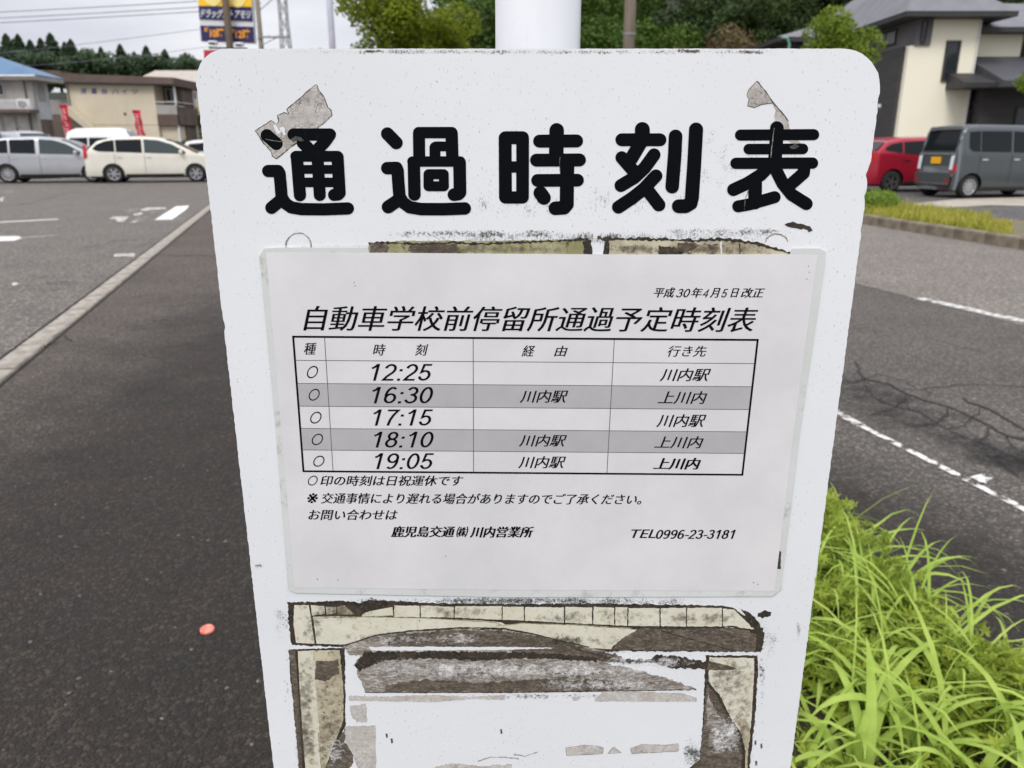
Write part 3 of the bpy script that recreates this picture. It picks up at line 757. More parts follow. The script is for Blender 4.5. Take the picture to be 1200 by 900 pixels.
# left upright tape
patch('grime_patch', [(338,761),(404,759),(405,850),(400,862),(384,902),(352,902),(346,850),(341,800)], R_DARK, .12, .7)
tape([(349,763),(367,762),(369,800),(372,850),(376,901),(358,901),(354,850),(351,800)], R_CREAM, .29)
patch('tape_piece', [(367,762),(398,762),(401,790),(403,820),(402,845),(392,870),(381,901),(376,901),(372,850),(369,800)], R_CREAM2, .30, .6)
patch('tape_piece', [(368,772),(372,830),(375,858),(372,858),(367,830)], R_CREAM, .34, .8)
patch('grime_patch', [(370,775),(396,773),(398,790),(380,798),(370,795)], R_BROWN, .36, 1.4)
patch('paper_residue', [(404,852),(405,862),(404,870),(412,880),(415,893),(408,902),(381,902),(394,875)], R_BROWN, .25, 1.0)
patch('grime_edge', [(339,762),(347,762),(351,830),(355,901),(350,901),(344,820)], R_BROWN, .30, .6)
ribbon('crack', [(347,762),(351,820),(357,900)], 1.5, R_DARK, .4)
# right upright tape
patch('grime_patch', [(827,768),(888,768),(888,790),(885,840),(878,902),(806,902),(820,890),(824,840)], R_DARK, .12, .7)
tape([(831,770),(884,771),(883,800),(880,850),(876,901),(872,901),(873,880),(866,856),(855,840),(840,812),(830,797)], R_CREAM, .33, .4)
patch('grime_patch', [(858,842),(866,850),(874,880),(872,901),(876,901),(879,850),(870,840)], R_CREAM2, .36, .9)
patch('paper_residue', [(828,802),(838,812),(852,838),(864,858),(870,880),(868,902),(808,902),(820,891),(824,850)], R_BROWN, .25, .8)
patch('paper_residue', [(829,812),(842,838),(850,852),(838,858),(828,850)], R_GREY, .29, 1.4)
ribbon('crack', [(829,800),(842,814),(856,842),(867,858),(873,880),(872,901)], 1.8, R_DARK, .42)
ribbon('crack', [(885,770),(885,800),(881,850),(876,901)], 2.2, R_DARK, .42, jit=.9)
patch('grime_patch', [(889,718),(896,715),(903,717),(902,722),(893,724),(888,722)], R_DARK, .2, .9)
patch('grime_patch', [(868,714),(876,716),(889,729),(896,741),(893,762),(887,762),(886,743)], R_DARK, .36, 1.3)
patch('grime_patch', [(412,709),(430,703),(454,704),(450,710),(432,714),(424,721),(418,722)], R_DARK, .40, 1.0)
GB = (.085, .070, .048)
for (cx, cy, w_, h_, d_) in ((400,716,90,22,.30), (520,716,120,20,.22), (700,722,160,24,.24), (820,724,110,24,.28), (366,735,30,50,.30), (450,748,120,20,.26), (700,752,160,22,.28),
        (358,830,26,150,.36), (388,830,34,150,.34), (858,830,60,150,.30), (560,292,260,14,.30), (800,292,220,14,.34), (600,790,380,40,.22), (640,750,160,20,.3)):
    fadepatch('grime_film', cx, cy, w_, h_, GB, d_, 160, lay=.62)
for (cx, cy, w_, h_, d_) in ((600,704,540,14,.42), (336,800,10,160,.34), (893,800,10,200,.36), (400,880,30,60,.4), (812,880,30,60,.4), (600,816,420,12,.36), (620,762,460,14,.40)):
    fadepatch('dirt_film', cx, cy, w_, h_, DK, d_, 420, lay=.08)
FIB = (.74, .73, .71)
for (cx, cy, w_, h_, d_) in ((500,748,160,18,.34), (600,785,360,26,.40), (700,800,180,20,.36), (848,860,46,70,.36), (470,784,90,30,.3), (765,775,120,16,.34), (395,880,30,50,.3)):
    fadepatch('torn_fibre', cx, cy, w_, h_, FIB, d_ * .85, 340, lay=.66, stretch=(.8, 1, 1.1))
for (x, y) in ((441,706),(452,860),(458,866),(586,855),(884,868),(891,872),(885,892)): patch('paint_flake', [(x,y),(x+2,y-1),(x+2.5,y+4),(x+.5,y+5)], R_BROWN, .2, .4)

# =================================================================== laminated timetable sheet
SH = thing('timetable_sheet', 'laminated white timetable sheet with a five row table, stuck on the white board', 'timetable', bd(620, 500, .001))
M_PAPER = None
t_ = NT('timetable_paper')
pc = t_.mix(t_.ramp(t_.noise(16, 4, .6), .35, .65), (.785, .768, .766), (.69, .683, .686))  # paper mottling, with ripple and glare painted in as extra contrast
pc = t_.mix(t_.ramp(t_.noise(420, 3, .6), .5, .8, 0, .10), pc, (.5, .5, .5))
t_.bump(t_.noise(14, 3), .10, .004)
M_PAPER = t_.done(pc, .42); t_.b.inputs['Coat Weight'].default_value = .35; t_.b.inputs['Coat Roughness'].default_value = .3
M_INK = ink('print_black', (.005, .005, .006), .5)
M_SHADE = mat('print_grey_band', (.49, .475, .475), (.45, .44, .445), 60, .45)
M_THIN = mat('print_thin_line', (.12, .12, .125), (.10, .10, .10), 60, .45)
def lay(name, pts, m, h, thick=.0003, jit=0, step=400): return patch(name, pts, m, h, jit, step, SH, thick)
lay('laminate', [(310,291),(330,290),(431,290),(433,296),(700,298),(925,298),(928,291),(960,291),(967,295),(966,310),(938,500),(915,690),(905,698),(600,699),(345,694),(338,690),(323,500),(304.5,300)], R_LAM, .9, .0006)
lay('paper', [(312.5,296),(957,299),(930,500),(907,691.5),(620,690.5),(346,687.5),(328,480)], M_PAPER, 1.05, .0001)
# table grid by bilinear interpolation between its corners
TL, TR, BR_, BL_ = (344.2,394), (887.2,397.8), (869.3,555.5), (356.2,551.3)
PT = [bd(*p) for p in (TL, TR, BR_, BL_)]
def grid(u, v, off): 
    a = Vector(PT[0]).lerp(Vector(PT[1]), u); b = Vector(PT[3]).lerp(Vector(PT[2]), u); p = a.lerp(b, v); p.y = D - off / 1000; return p
def lerp(a, b, t): return a + (b - a) * t
def vfrac(pyl):            # photograph y on the left edge -> v
    z = bd(350, pyl)[2]; return (PT[0][2] - z) / (PT[0][2] - PT[3][2])
rows = [0] + [vfrac(y) for y in (421.6, 448.6, 475.2, 501.2, 526.4)] + [1]
def ufrac(px, py): 
    x = bd(px, py)[0]; return (x - PT[0][0]) / (PT[1][0] - PT[0][0])
cols = [ufrac(380.8, 394), ufrac(554.6, 396), ufrac(719.6, 397)]
for r0 in (2, 4):
    o = obj('shaded_row', local([grid(0, rows[r0], 1.09), grid(1, rows[r0], 1.09), grid(1, rows[r0+1], 1.09), grid(0, rows[r0+1], 1.09)], SH), [(0,1,2,3)], M_SHADE, SH)
def gline(u0, v0, u1, v1, wmm, m, off):
    a = grid(u0, v0, off); b = grid(u1, v1, off); d = (b - a).normalized(); n = Vector((-d.z, 0, d.x)) * wmm / 2000
    e = d * (wmm / 2000 if wmm > .8 else 0)
    return obj('table_line', local([a - n - e, b - n + e, b + n + e, a + n - e], SH), [(0,1,2,3)], m, SH)
for v_ in rows[1:-1]: gline(0, v_, 1, v_, .38, M_THIN, 1.11)
for i, u_ in enumerate(cols): gline(u_, 0, u_, 1, .40, M_THIN, 1.12)
for a in ((0,0,1,0), (0,1,1,1), (0,0,0,1), (1,0,1,1)): gline(*a, 1.15, M_INK, 1.13)
def _arc(cx, cy, rx, ry, a0, a1, n=14): return [(cx + rx*math.cos(math.radians(a0+(a1-a0)*k/n)), cy + ry*math.sin(math.radians(a0+(a1-a0)*k/n))) for k in range(n+1)]
FIG = {'0': [_arc(.28,.5,.22,.445,0,360,24)], '1': [[(.08,.74),(.20,.82),(.31,.97)], [(.33,0),(.33,1)]],
  '2': [_arc(.28,.70,.21,.245,170,-20,12) + [(.42,.50),(.20,.26),(.08,.055),(.52,.055)]],
  '3': [_arc(.27,.735,.19,.21,160,-90,12) + _arc(.27,.285,.225,.235,90,-165,14)],
  '4': [[(.40,0),(.40,.95),(.05,.30),(.55,.30)]], '5': [[(.48,.945),(.15,.945),(.10,.50)] + _arc(.27,.32,.215,.265,125,-165,14)],
  '6': [_arc(.29,.31,.21,.255,0,360,20), _arc(.31,.50,.235,.445,55,190,12)], '7': [[(.05,.94),(.52,.94),(.36,.66),(.26,.36),(.22,0)]],
  '8': [_arc(.28,.735,.18,.205,0,360,18), _arc(.28,.29,.215,.24,0,360,20)], '9': [_arc(.27,.69,.21,.255,0,360,20), _arc(.25,.50,.235,.445,-125,10,12)]}
def stroke2d(pts, t):
    n = len(pts); v = []; closed = math.dist(pts[0], pts[-1]) < 1e-6
    for i, p in enumerate(pts):
        a = pts[i-1] if i else (pts[-2] if closed else p); b = pts[i+1] if i < n-1 else (pts[1] if closed else p)
        d1 = (p[0]-a[0], p[1]-a[1]); d2 = (b[0]-p[0], b[1]-p[1]); l1 = math.hypot(*d1) or 1; l2 = math.hypot(*d2) or 1
        if a is p: d1, l1 = d2, l2
        if b is p: d2, l2 = d1, l1
        m = (-(d1[1]/l1 + d2[1]/l2), d1[0]/l1 + d2[0]/l2); L = math.hypot(*m) or 1; m = (m[0]/L, m[1]/L)
        c = max(.5, m[0]*(-d1[1]/l1) + m[1]*d1[0]/l1); k = t / 2 / c
        v += [(p[0]-m[0]*k, p[1]-m[1]*k), (p[0]+m[0]*k, p[1]+m[1]*k)]
    return v, [(2*i, 2*i+1, 2*i+3, 2*i+2) for i in range(n-1)]
def digits_mesh(body, bold, shear):
    """figures drawn as even grotesque strokes, set one by one"""
    V = []; Fc = []; x = 0
    for ch in body:
        parts = []
        if ch == ':': parts = [([(0.06,0),(.18,0),(.18,.13),(.06,.13)], [(0,1,2,3)]), ([(.06,.56),(.18,.56),(.18,.69),(.06,.69)], [(0,1,2,3)])]; adv = .31
        elif ch == '-': parts = [([(.05,.32),(.33,.32),(.33,.43),(.05,.43)], [(0,1,2,3)])]; adv = .38
        else: parts = [stroke2d(p, .105) for p in FIG[ch]]; adv = .64
        for a, f in parts:
            n = len(V); V += [(p[0] + x + p[1] * shear, p[1]) for p in a]; Fc += [tuple(i + n for i in q) for q in f]
        x += adv
    a = np.array(V); lo = a.min(0); hi = a.max(0); a = (a - lo) / (hi - lo); return a, Fc
def ptext(body, x0, x1, yt, yb, yt1=None, yb1=None, bold=.0, shear=.27, res=3, fig=False, strikes=1, gap=.5):
    """printed text between photograph pixels; y given for left end, optionally for right end"""
    yb1 = yb if yb1 is None else yb1
    a, f = digits_mesh(body, bold, shear) if fig else text_mesh(body, bold, shear, res)
    BL = Vector(bd(x0, yb, .00116)); BR = Vector(bd(x1 - gap * (strikes - 1), yb1, .00116)); T = Vector(bd(x0, yt, .00116)); hgt = T.z - BL.z
    U = BR - BL; V = []; Fc = []; px_ = bd(601, yb)[0] - bd(600, yb)[0]
    for k in range(strikes):
        n = len(V); o_ = Vector((px_ * gap * k, -.00002 * k, 0))
        V += [BL + o_ + U * float(p[0]) + Vector((0, 0, hgt)) * float(p[1]) - SH.location for p in a]; Fc += [tuple(i + n for i in q) for q in f]
    return obj('printed_text', V, Fc, M_INK, SH)
ptext('平成', 765.5, 790.5, 336.4, 348.2, strikes=3, gap=.3); ptext('30', 791.5, 808, 338, 348, fig=True, strikes=2, gap=.35); ptext('年', 809, 822.5, 336.6, 348.2, strikes=3, gap=.3); ptext('4', 822, 830, 338, 348, fig=True, strikes=2, gap=.35)
ptext('月', 831, 843, 337, 348.4, strikes=3, gap=.3); ptext('5', 844.5, 852, 338.2, 348.2, fig=True, strikes=2, gap=.35); ptext('日', 855, 865, 337.4, 348, strikes=3, gap=.3); ptext('改正', 867, 895, 336.8, 348.4, strikes=3, gap=.3)
ptext('自動車学校前停留所通過予定時刻表', 356, 885.5, 357.6, 386.8, None, 388.8, strikes=3, gap=.45)
for a_ in (('種', 357, 372.6, 401, 415), ('時', 437.5, 453, 402.5, 416), ('刻', 486.5, 502.5, 402.5, 416), ('経', 611, 627, 404, 417), ('由', 649, 665, 404.5, 417), ('行き先', 781.5, 827, 404.5, 417.4)): ptext(*a_, strikes=2, gap=.4)
for k, (s_, x0, x1, y0, y1) in enumerate((('12:25',436.5,507.6,425.8,445.4),('16:30',437.4,508.2,452.6,472),('17:15',438.6,508.2,479,498),('18:10',439.5,508.8,505,523.6),('19:05',440.4,509.4,530.2,548.8))):
    ptext(s_, x0, x1, y0, y1, shear=.24, fig=True, strikes=2, gap=.4)
ptext('川内駅', 609, 665.6, 456.4, 471.2, strikes=3, gap=.3); ptext('川内駅', 608, 664, 508.4, 522.4, strikes=3, gap=.3); ptext('川内駅', 607, 663, 533.6, 547.8, strikes=3, gap=.3)
ptext('川内駅', 772.4, 831.8, 431, 446, strikes=3, gap=.3); ptext('上川内', 770, 827.6, 457.6, 472.6, strikes=3, gap=.3); ptext('川内駅', 768.5, 826.4, 484.6, 499.6, strikes=3, gap=.3)
ptext('上川内', 766, 823.4, 510.4, 524.5, strikes=3, gap=.3); ptext('上川内', 764.6, 820.4, 535.6, 549.2, strikes=4, gap=.45)
ptext('印の時刻は日祝運休です', 376, 543.6, 556.2, 568.4, strikes=3, gap=.3)
ptext('※', 361, 373.5, 577, 588.6, strikes=3, gap=.3); ptext('交通事情により遅れる場合がありますのでご了承ください。', 376.5, 751, 576.5, 589, None, 590.4, strikes=3, gap=.3)
ptext('お問い合わせは', 362, 466.8, 596, 608.4, strikes=3, gap=.3)
ptext('鹿児島交通', 458.4, 534, 615.5, 628.4, strikes=4, gap=.4); ptext('㈱', 535, 549, 616, 628.4, strikes=3, gap=.35); ptext('川内営業所', 550.5, 625.8, 616, 628.8, strikes=4, gap=.4)
ptext('TEL', 739, 768, 619.4, 629.4, strikes=2); ptext('0996-23-3181', 768, 860.8, 619.8, 630.4, fig=True, shear=.22, strikes=3, gap=.4)
for (x0, x1, y0, y1) in ((359.5,374,428,442.6),(361.5,376,454.8,468.8),(363.2,378.2,481.6,495.6),(365,380,507.4,520.8),(366.8,381.6,533,546),(360.6,373.5,556.4,568)):
    cx, cy = (x0+x1)/2, (y0+y1)/2; rx, ry = (x1-x0)/2 * .86, (y1-y0)/2; v = []; 
    for k in range(28):
        q = 2*math.pi*k/28
        for g in (1, .80): v.append(bd(cx + (rx*math.cos(q) + ry*.27*math.sin(q))*g, cy - ry*math.sin(q)*g, .00116))
    obj('ring_mark', local(v, SH), [(2*k, 2*k+1, (2*k+3) % 56, (2*k+2) % 56) for k in range(28)], M_INK, SH)
patch('grime_patch', [(912,645),(915,645),(914,666),(910,666)], R_DARK, 1.0, .4, 2, SH)
for (x, y) in ((946,311),(947,318),(944,326),(415,330),(416,334),(372,677),(396,678),(882,681),(887,683),(522,650)):
    patch('dust_speck', [(x,y),(x+.9,y),(x+1,y+1.3),(x,y+1.2)], R_BROWN, 1.1, .1, 2, SH)

# =================================================================== planting: grass in the strip
G1 = leafmat('long_grass_leaf', (.24, .40, .035), (.60, .70, .18), .34, 6, .0)
G2 = leafmat('weed_leaf', (.12, .20, .025), (.44, .50, .07), .28, 9, .0)
G3 = leafmat('dry_grass_leaf', (.42, .38, .12), (.5, .45, .22), .3, 9, .0)
def blade(base, az, length, lean, width, droop, seg=8, twist=0):
    """an arching strap leaf with a folded midrib"""
    v = []; f = []; p = Vector(base); th = lean; dirh = Vector((math.cos(az), math.sin(az), 0)); side = Vector((-math.sin(az), math.cos(az), 0))
    for i in range(seg + 1):
        t = i / seg; w_ = width * (min(1, .55 + t * 1.6)) * max(.04, 1 - t ** 3.2)
        d = dirh * math.sin(th) + Vector((0, 0, 1)) * math.cos(th)
        nrm = side.cross(d)
        sd2 = side + nrm * math.sin(twist * t)
        v += [p - sd2 * w_/2, p - nrm * w_ * .16, p + sd2 * w_/2]
        p = p + d * length / seg; th += droop / seg * (.4 + 1.2 * t)
    for i in range(seg):
        a = i * 3; f += [(a, a+1, a+4, a+3), (a+1, a+2, a+5, a+4)]
    return v, f
def in_strip(r, y0, y1, s0=.45, s1=1.5):
    y = r.uniform(y0, y1); s_ = r.uniform(s0, s1); return s_ - .28 * y, y
rg = random.Random(11)
# ground cover: leafy weeds, uncountable
v = []; f = []
def whorl(c, R, n, tilt, v, f, r):
    ax = Vector((r.gauss(0, tilt), r.gauss(0, tilt), 1)).normalized(); a = ax.orthogonal().normalized(); b = ax.cross(a); ph = r.uniform(0, 6.28)
    for k in range(n):
        q = ph + 2*math.pi*k/n; d = (a*math.cos(q) + b*math.sin(q)); up = r.uniform(.2, .8)
        tip = c + d * R + ax * R * up; mid = c + d * R * .5 + ax * R * up * .7; sdv = ax.cross(d) * R * .2
        n0 = len(v); v += [c, mid - sdv, tip, mid + sdv]; f.append((n0, n0+1, n0+2, n0+3))
for i in range(6500):
    x, y = in_strip(rg, .5, 7, .44, 1.6)
    mound = .05 + .10 * max(0, math.sin(x*5.1 + y*2.3) * math.sin(y*3.7 - x*1.9) + .35)
    for j in range(2):
        c = Vector((x + rg.gauss(0, .03), y + rg.gauss(0, .03), .03 + mound * rg.uniform(.25, 1.15)))
        whorl(c, rg.uniform(.009, .024), rg.choice((6, 7, 8)), .7, v, f, rg)
# taller leafy mounds, spilling over the kerb
for (px_, py_, R_, h_) in ((972,668,.17,.25), (1010,700,.16,.24), (1050,738,.15,.20), (1085,772,.13,.17), (1120,800,.14,.15), (1165,822,.14,.16), (1215,850,.15,.18), (965,745,.16,.22), (950,620,.15,.2), (1000,805,.13,.15), (1100,850,.13,.13)):
    x, y, _ = gr(px_, py_, .05); x -= .05
    for i in range(270):
        q = rg.uniform(0, 6.28); e = rg.random() ** .5; rr = R_ * e
        z = .02 + h_ * (1 - e * e) ** .5 * rg.uniform(.55, 1.1) + rg.uniform(0, .02)
        xx, yy = x + rr * math.cos(q), y + rr * math.sin(q)
        if xx + .27 * yy < .42: continue
        whorl(Vector((xx, yy, z)), rg.uniform(.010, .020) * (1.5 if rg.random() < .25 else 1), rg.choice((5, 6, 7)), .7, v, f, rg)
tag(obj('ground_cover', v, f, G2), 'bright green leafy weeds filling the planting strip beside the sign', 'weeds', kind='stuff')
v = []; f = []
for i in range(3200):
    x, y = in_strip(rg, .5, 7.5, .5, 1.56)
    a, b = blade((x, y, .03), rg.uniform(0, 6.28), rg.uniform(.14, .44), rg.uniform(.05, .7), rg.uniform(.004, .012), rg.uniform(1.3, 3.4), 6, rg.uniform(-1, 1))
    n0 = len(v); v += a; f += [tuple(k + n0 for k in q) for q in b]
for (px_, py_) in ((965,660),(990,690),(1020,705),(1050,738),(1085,772),(1120,800),(1165,822),(965,745),(1000,805)):
    x0_, y0_, _ = gr(px_, py_, .05)
    for i in range(12):
        a, b = blade((x0_ - .05 + rg.gauss(0, .06), y0_ + rg.gauss(0, .06), .04), rg.uniform(0, 6.28), rg.uniform(.24, .42), rg.uniform(.05, .5), rg.uniform(.005, .011), rg.uniform(1.4, 3.4), 8, rg.uniform(-.6, .6))
        n0 = len(v); v += a; f += [tuple(k + n0 for k in q) for q in b]
tag(obj('short_grass', v, f, G1, smooth=True), 'fine arching green grass growing up through the leafy weeds', 'grass', kind='stuff')
v = []; f = []
for i in range(260):
    x, y = in_strip(rg, .6, 5, .5, 1.5)
    a, b = blade((x, y, .03), rg.uniform(0, 6.28), rg.uniform(.1, .28), rg.uniform(.2, 1.1), rg.uniform(.002, .004), rg.uniform(.4, 1.8), 5)
    n0 = len(v); v += a; f += [tuple(k + n0 for k in q) for q in b]
tag(obj('dry_grass', v, f, G3, smooth=True), 'a few straw coloured dry stems among the green grass', 'dry grass', kind='stuff')
# clumps of long strap leaves, each leaf a part
def clump(px, py, n, L, label, seed, wd=.015, azr=(0, 6.28)):
    x, y, _ = gr(px, py, .03); r = random.Random(seed)
    root = thing('grass_clump', label, 'grass clump', (x, y, .03), group='clumps of long leaves in the planting strip')
    for k in range(n):
        a, b = blade((r.gauss(0, .012), r.gauss(0, .012), 0), r.uniform(*azr), L * r.uniform(.7, 1.15), r.uniform(.05, .5), wd * r.uniform(.8, 1.3), r.uniform(1.5, 3.3), 10, r.uniform(-.6, .6))
        obj('leaf', a, b, G1, root, True)
CL = 'clump of arching strap leaves '
clump(1010, 720, 9, .30, CL + 'looping up against the dark road', 1)
clump(985, 800, 9, .30, CL + 'close against the right edge of the board', 2)
clump(960, 880, 8, .26, CL + 'at the lowest visible corner of the board', 3)
clump(1080, 800, 8, .30, CL + 'mid-bed, one loop over the kerb stone', 4)
clump(1060, 900, 10, .34, CL + 'with the broadest leaves, at the bottom edge', 5, .017)
clump(1130, 880, 9, .32, CL + 'reaching high beside the broadest leaves', 6, .017)
clump(1190, 920, 9, .34, CL + 'in the bottom right corner of the picture', 7, .019)
clump(1020, 860, 8, .28, CL + 'drooping over small yellow green weeds', 8)
clump(1190, 830, 6, .24, CL + 'upright, by the kerb at the right picture edge', 9, .012)
clump(975, 700, 7, .24, CL + 'thin and short, farthest along the strip', 10, .012)
clump(1120, 960, 9, .33, CL + 'rooted just below the picture, leaning into it', 12, .018)
clump(965, 690, 8, .34, CL + 'rising out of the leafy mound beside the sheet corner', 21, .013)
clump(1035, 735, 8, .32, CL + 'out of the mound nearest the white road line', 22, .013)
clump(1090, 775, 7, .28, CL + 'tipping over the outer side of the leafy mound', 23, .012)
clump(1000, 930, 10, .32, CL + 'rooted under the picture edge next to the board', 13, .019)
clump(1180, 1010, 10, .36, CL + 'rooted well below the picture at lower right', 14, .018)
clump(1040, 770, 9, .30, CL + 'half way along the bed with tight hairpin bends', 15, .014)
clump(1140, 840, 8, .28, CL + 'lying low across yellow green weeds', 16, .014)

# small red sweet wrapper / cap lying on the pavement
p = gr(243, 739)
CAP = thing('bottle_cap', 'small round salmon red cap lying on the dark pavement', 'bottle cap', (p[0], p[1], 0))
t_ = NT('salmon_plastic'); M_CAP = t_.done(t_.mix(t_.ramp(t_.noise(60, 3), .4, .6), srgb(226, 104, 84), srgb(238, 150, 128)), .3)
m = MB(); m.lathe([(0, .007), (.008, .0075), (.012, .009), (.0165, .008), (.019, .005), (.019, 0)], 24, Matrix.Translation((p[0], p[1], .001))); m.build('cap', M_CAP, CAP, smooth=True)
# loose pale grit
v = []; f = []
for i in range(110):
    x, y, _ = gr(rg.uniform(-20, 330), rg.uniform(480, 960)); r_ = rg.uniform(.0008, .002)
    n0 = len(v); v += [(x + r_*rg.uniform(.6, 1)*math.cos(q), y + r_*rg.uniform(.6, 1)*math.sin(q), .001) for q in (0, 1.57, 3.14, 4.71)] + [(x, y, r_ * 1.1 + .001)]
    f += [(n0, n0+1, n0+4), (n0+1, n0+2, n0+4), (n0+2, n0+3, n0+4), (n0+3, n0, n0+4)]
tag(obj('grit', v, f, mat('pale_grit', (.3, .28, .25), (.16, .15, .13), 300, .8)), 'scattered pale grit on the dark pavement', 'grit', kind='stuff')

# =================================================================== vegetation generators
def leaf_cloud(clumps, n, size, seed, flat=.5):
    """many small leaf faces through a set of ellipsoids (cx,cy,cz,rx,ry,rz)"""
    r = np.random.default_rng(seed); C_ = np.array(clumps, float); wt = (C_[:, 3] * C_[:, 4] * C_[:, 5]) ** .7; wt /= wt.sum()
    idx = r.choice(len(C_), n, p=wt); d = r.normal(size=(n, 3)); d /= np.linalg.norm(d, axis=1)[:, None]
    rad = r.uniform(.45, 1.06, n)[:, None] ** .6
    c = C_[idx, :3] + d * rad * C_[idx, 3:6]
    nrm = d * .7 + r.normal(size=(n, 3)) * .6 + np.array([0, 0, flat]); nrm /= np.linalg.norm(nrm, axis=1)[:, None]
    a = np.cross(nrm, r.normal(size=(n, 3))); a /= np.linalg.norm(a, axis=1)[:, None]; b = np.cross(nrm, a)
    s_ = size * r.uniform(.55, 1.3, n)[:, None]
    v = np.stack([c - a * s_, c - b * s_ * .55, c + a * s_, c + b * s_ * .55], 1).reshape(-1, 3)
    f = np.arange(n * 4).reshape(-1, 4)
    return v, f
def np_mesh(name, v, f, m):
    me = bpy.data.meshes.new(name); me.from_pydata(v.tolist(), [], f.tolist()); me.materials.append(m); me.update(); return me
def tree_meshes(seed, Hh, R, nclump, nleaf, size, mleaf, mbark, spread=.75, zlo=.35):
    r = random.Random(seed); cl = []
    for k in range(nclump):
        q = r.uniform(0, 6.28); rr = R * math.sqrt(r.random()) * spread; z = Hh * r.uniform(zlo, .92)
        sh = math.sqrt(max(.15, 1 - ((z / Hh - .6) / .5) ** 2))
        s_ = R * r.uniform(.26, .48)
        cl.append((rr * math.cos(q) * sh, rr * math.sin(q) * sh, z, s_, s_, s_ * .75))
    v, f = leaf_cloud(cl, nleaf, size, seed)
    crown = np_mesh('crown', v, f, mleaf)
    tb = MB(); tb.tube([(0,0,-.5), (.05*R,0,Hh*.3), (0,.05*R,Hh*.6)], R*.09, 8, R*.045)
    for c in cl[:9]: tb.tube([(0, 0, Hh * r.uniform(.25, .5)), (c[0]*.5, c[1]*.5, c[2]*.8), c[:3]], R*.035, 5, R*.01)
    tm = bpy.data.meshes.new('trunk'); tm.from_pydata(tb.v, [], tb.f); tm.materials.append(mbark)
    return crown, tm
M_BARK = mat('bark', (.10, .075, .05), (.05, .04, .03), 12, .9, .6, 40)
def plant_tree(name, meshes, loc, scale, rz, label, cat, group=None):
    root = thing(name, label, cat, loc, rz, group); root.scale = (scale,) * 3
    for nm, me in (('crown', meshes[0]), ('trunk', meshes[1])):
        o = bpy.data.objects.new(nm, me); COL.objects.link(o); o.parent = root
    return root
L_FOR = leafmat('forest_leaf', (.036, .076, .012), (.13, .21, .028), .25, .5, .5)
L_DARK = leafmat('dark_forest_leaf', (.015, .030, .007), (.052, .085, .017), .15, .5, .5)
L_YG = leafmat('yellow_green_leaf', (.07, .12, .008), (.31, .36, .025), .4, 1.6, .1)
L_RUST = leafmat('rusty_leaf', (.07, .05, .025), (.16, .12, .05), .2, .8, .3)
L_CED = leafmat('cedar_needles', (.035, .065, .035), (.085, .13, .06), .1, .3, .5)
L_GDN = leafmat('garden_tree_leaf', (.10, .17, .015), (.26, .34, .035), .3, 2.0, .2)

T_FOR = [tree_meshes(30 + k, 9, 3.6, 22, 6500, .17, L_FOR, M_BARK) for k in range(3)]
T_DRK = [tree_meshes(40 + k, 9, 3.6, 22, 6500, .17, L_DARK, M_BARK) for k in range(2)]
T_RST = [tree_meshes(50, 8, 3.0, 18, 5000, .15, L_RUST, M_BARK)]
rt = random.Random(5)
# wooded hillside
def hill(name, x0, x1, y0, y1, fn, m, n=40):
    v = []; f = []
    for j in range(n):
        for i in range(n):
            x = x0 + (x1-x0)*i/(n-1); y = y0 + (y1-y0)*j/(n-1); v.append((x, y, fn(x, y)))
    f = [(j*n+i, j*n+i+1, (j+1)*n+i+1, (j+1)*n+i) for j in range(n-1) for i in range(n-1)]
    return tag(obj(name, v, f, m, smooth=True), kind='structure')
sm = lambda t: max(0, min(1, t)) ** 2 * (3 - 2 * max(0, min(1, t)))
def hz(x, y): return -.5 + 22 * sm((y - 46) / 50) * sm((x + 14) / 18)
hill('wooded_slope', -20, 120, 44, 130, hz, mat('forest_floor', (.03, .035, .015), (.015, .02, .01), .5, .95))
LBF = 'dense green broadleaf tree of the wooded slope behind the white pole'
LBD = 'very dark evergreen tree of the wooded slope behind the houses'
for row, (Y, x0, x1, step) in enumerate(((52, -4.2, 44, 3.6), (59, -4, 50, 4.2), (67, -4, 58, 5.0))):
    x = x0; k = 0
    while x < x1:
        px = 600 + F * x / (Y * 1.08)
        yy = Y + rt.uniform(-1.5, 1.5)
        dark = px > 765 or 515 < px < 545 and row == 0
        ms = rt.choice(T_DRK) if dark else rt.choice(T_FOR)
        nm, lab, gp = ('evergreen_tree', LBD, 'dark trees of the wooded slope') if dark else ('broadleaf_tree', LBF, 'green trees of the wooded slope')
        s_ = rt.uniform(.85, 1.15) * (.9 + .1 * row)
        plant_tree(nm, ms, (x, yy, hz(x, yy) + (1.0 if row == 0 else 0)), s_, rt.uniform(0, 6.28), lab, 'tree', gp)
        x += step * rt.uniform(.8, 1.15); k += 1
a_ = atY(838, 62, 48); plant_tree('broadleaf_tree', T_RST[0], (a_[0], 48, a_[2] - 6.2), 1.0, 1, 'rusty brown leaved tree at the foot of the dark wooded slope', 'tree')
a_ = atY(872, 62, 47); plant_tree('broadleaf_tree', T_RST[0], (a_[0], 46, a_[2] - 5.4), .8, 3, 'olive brown tree beside the far end of the tiled roof', 'tree')
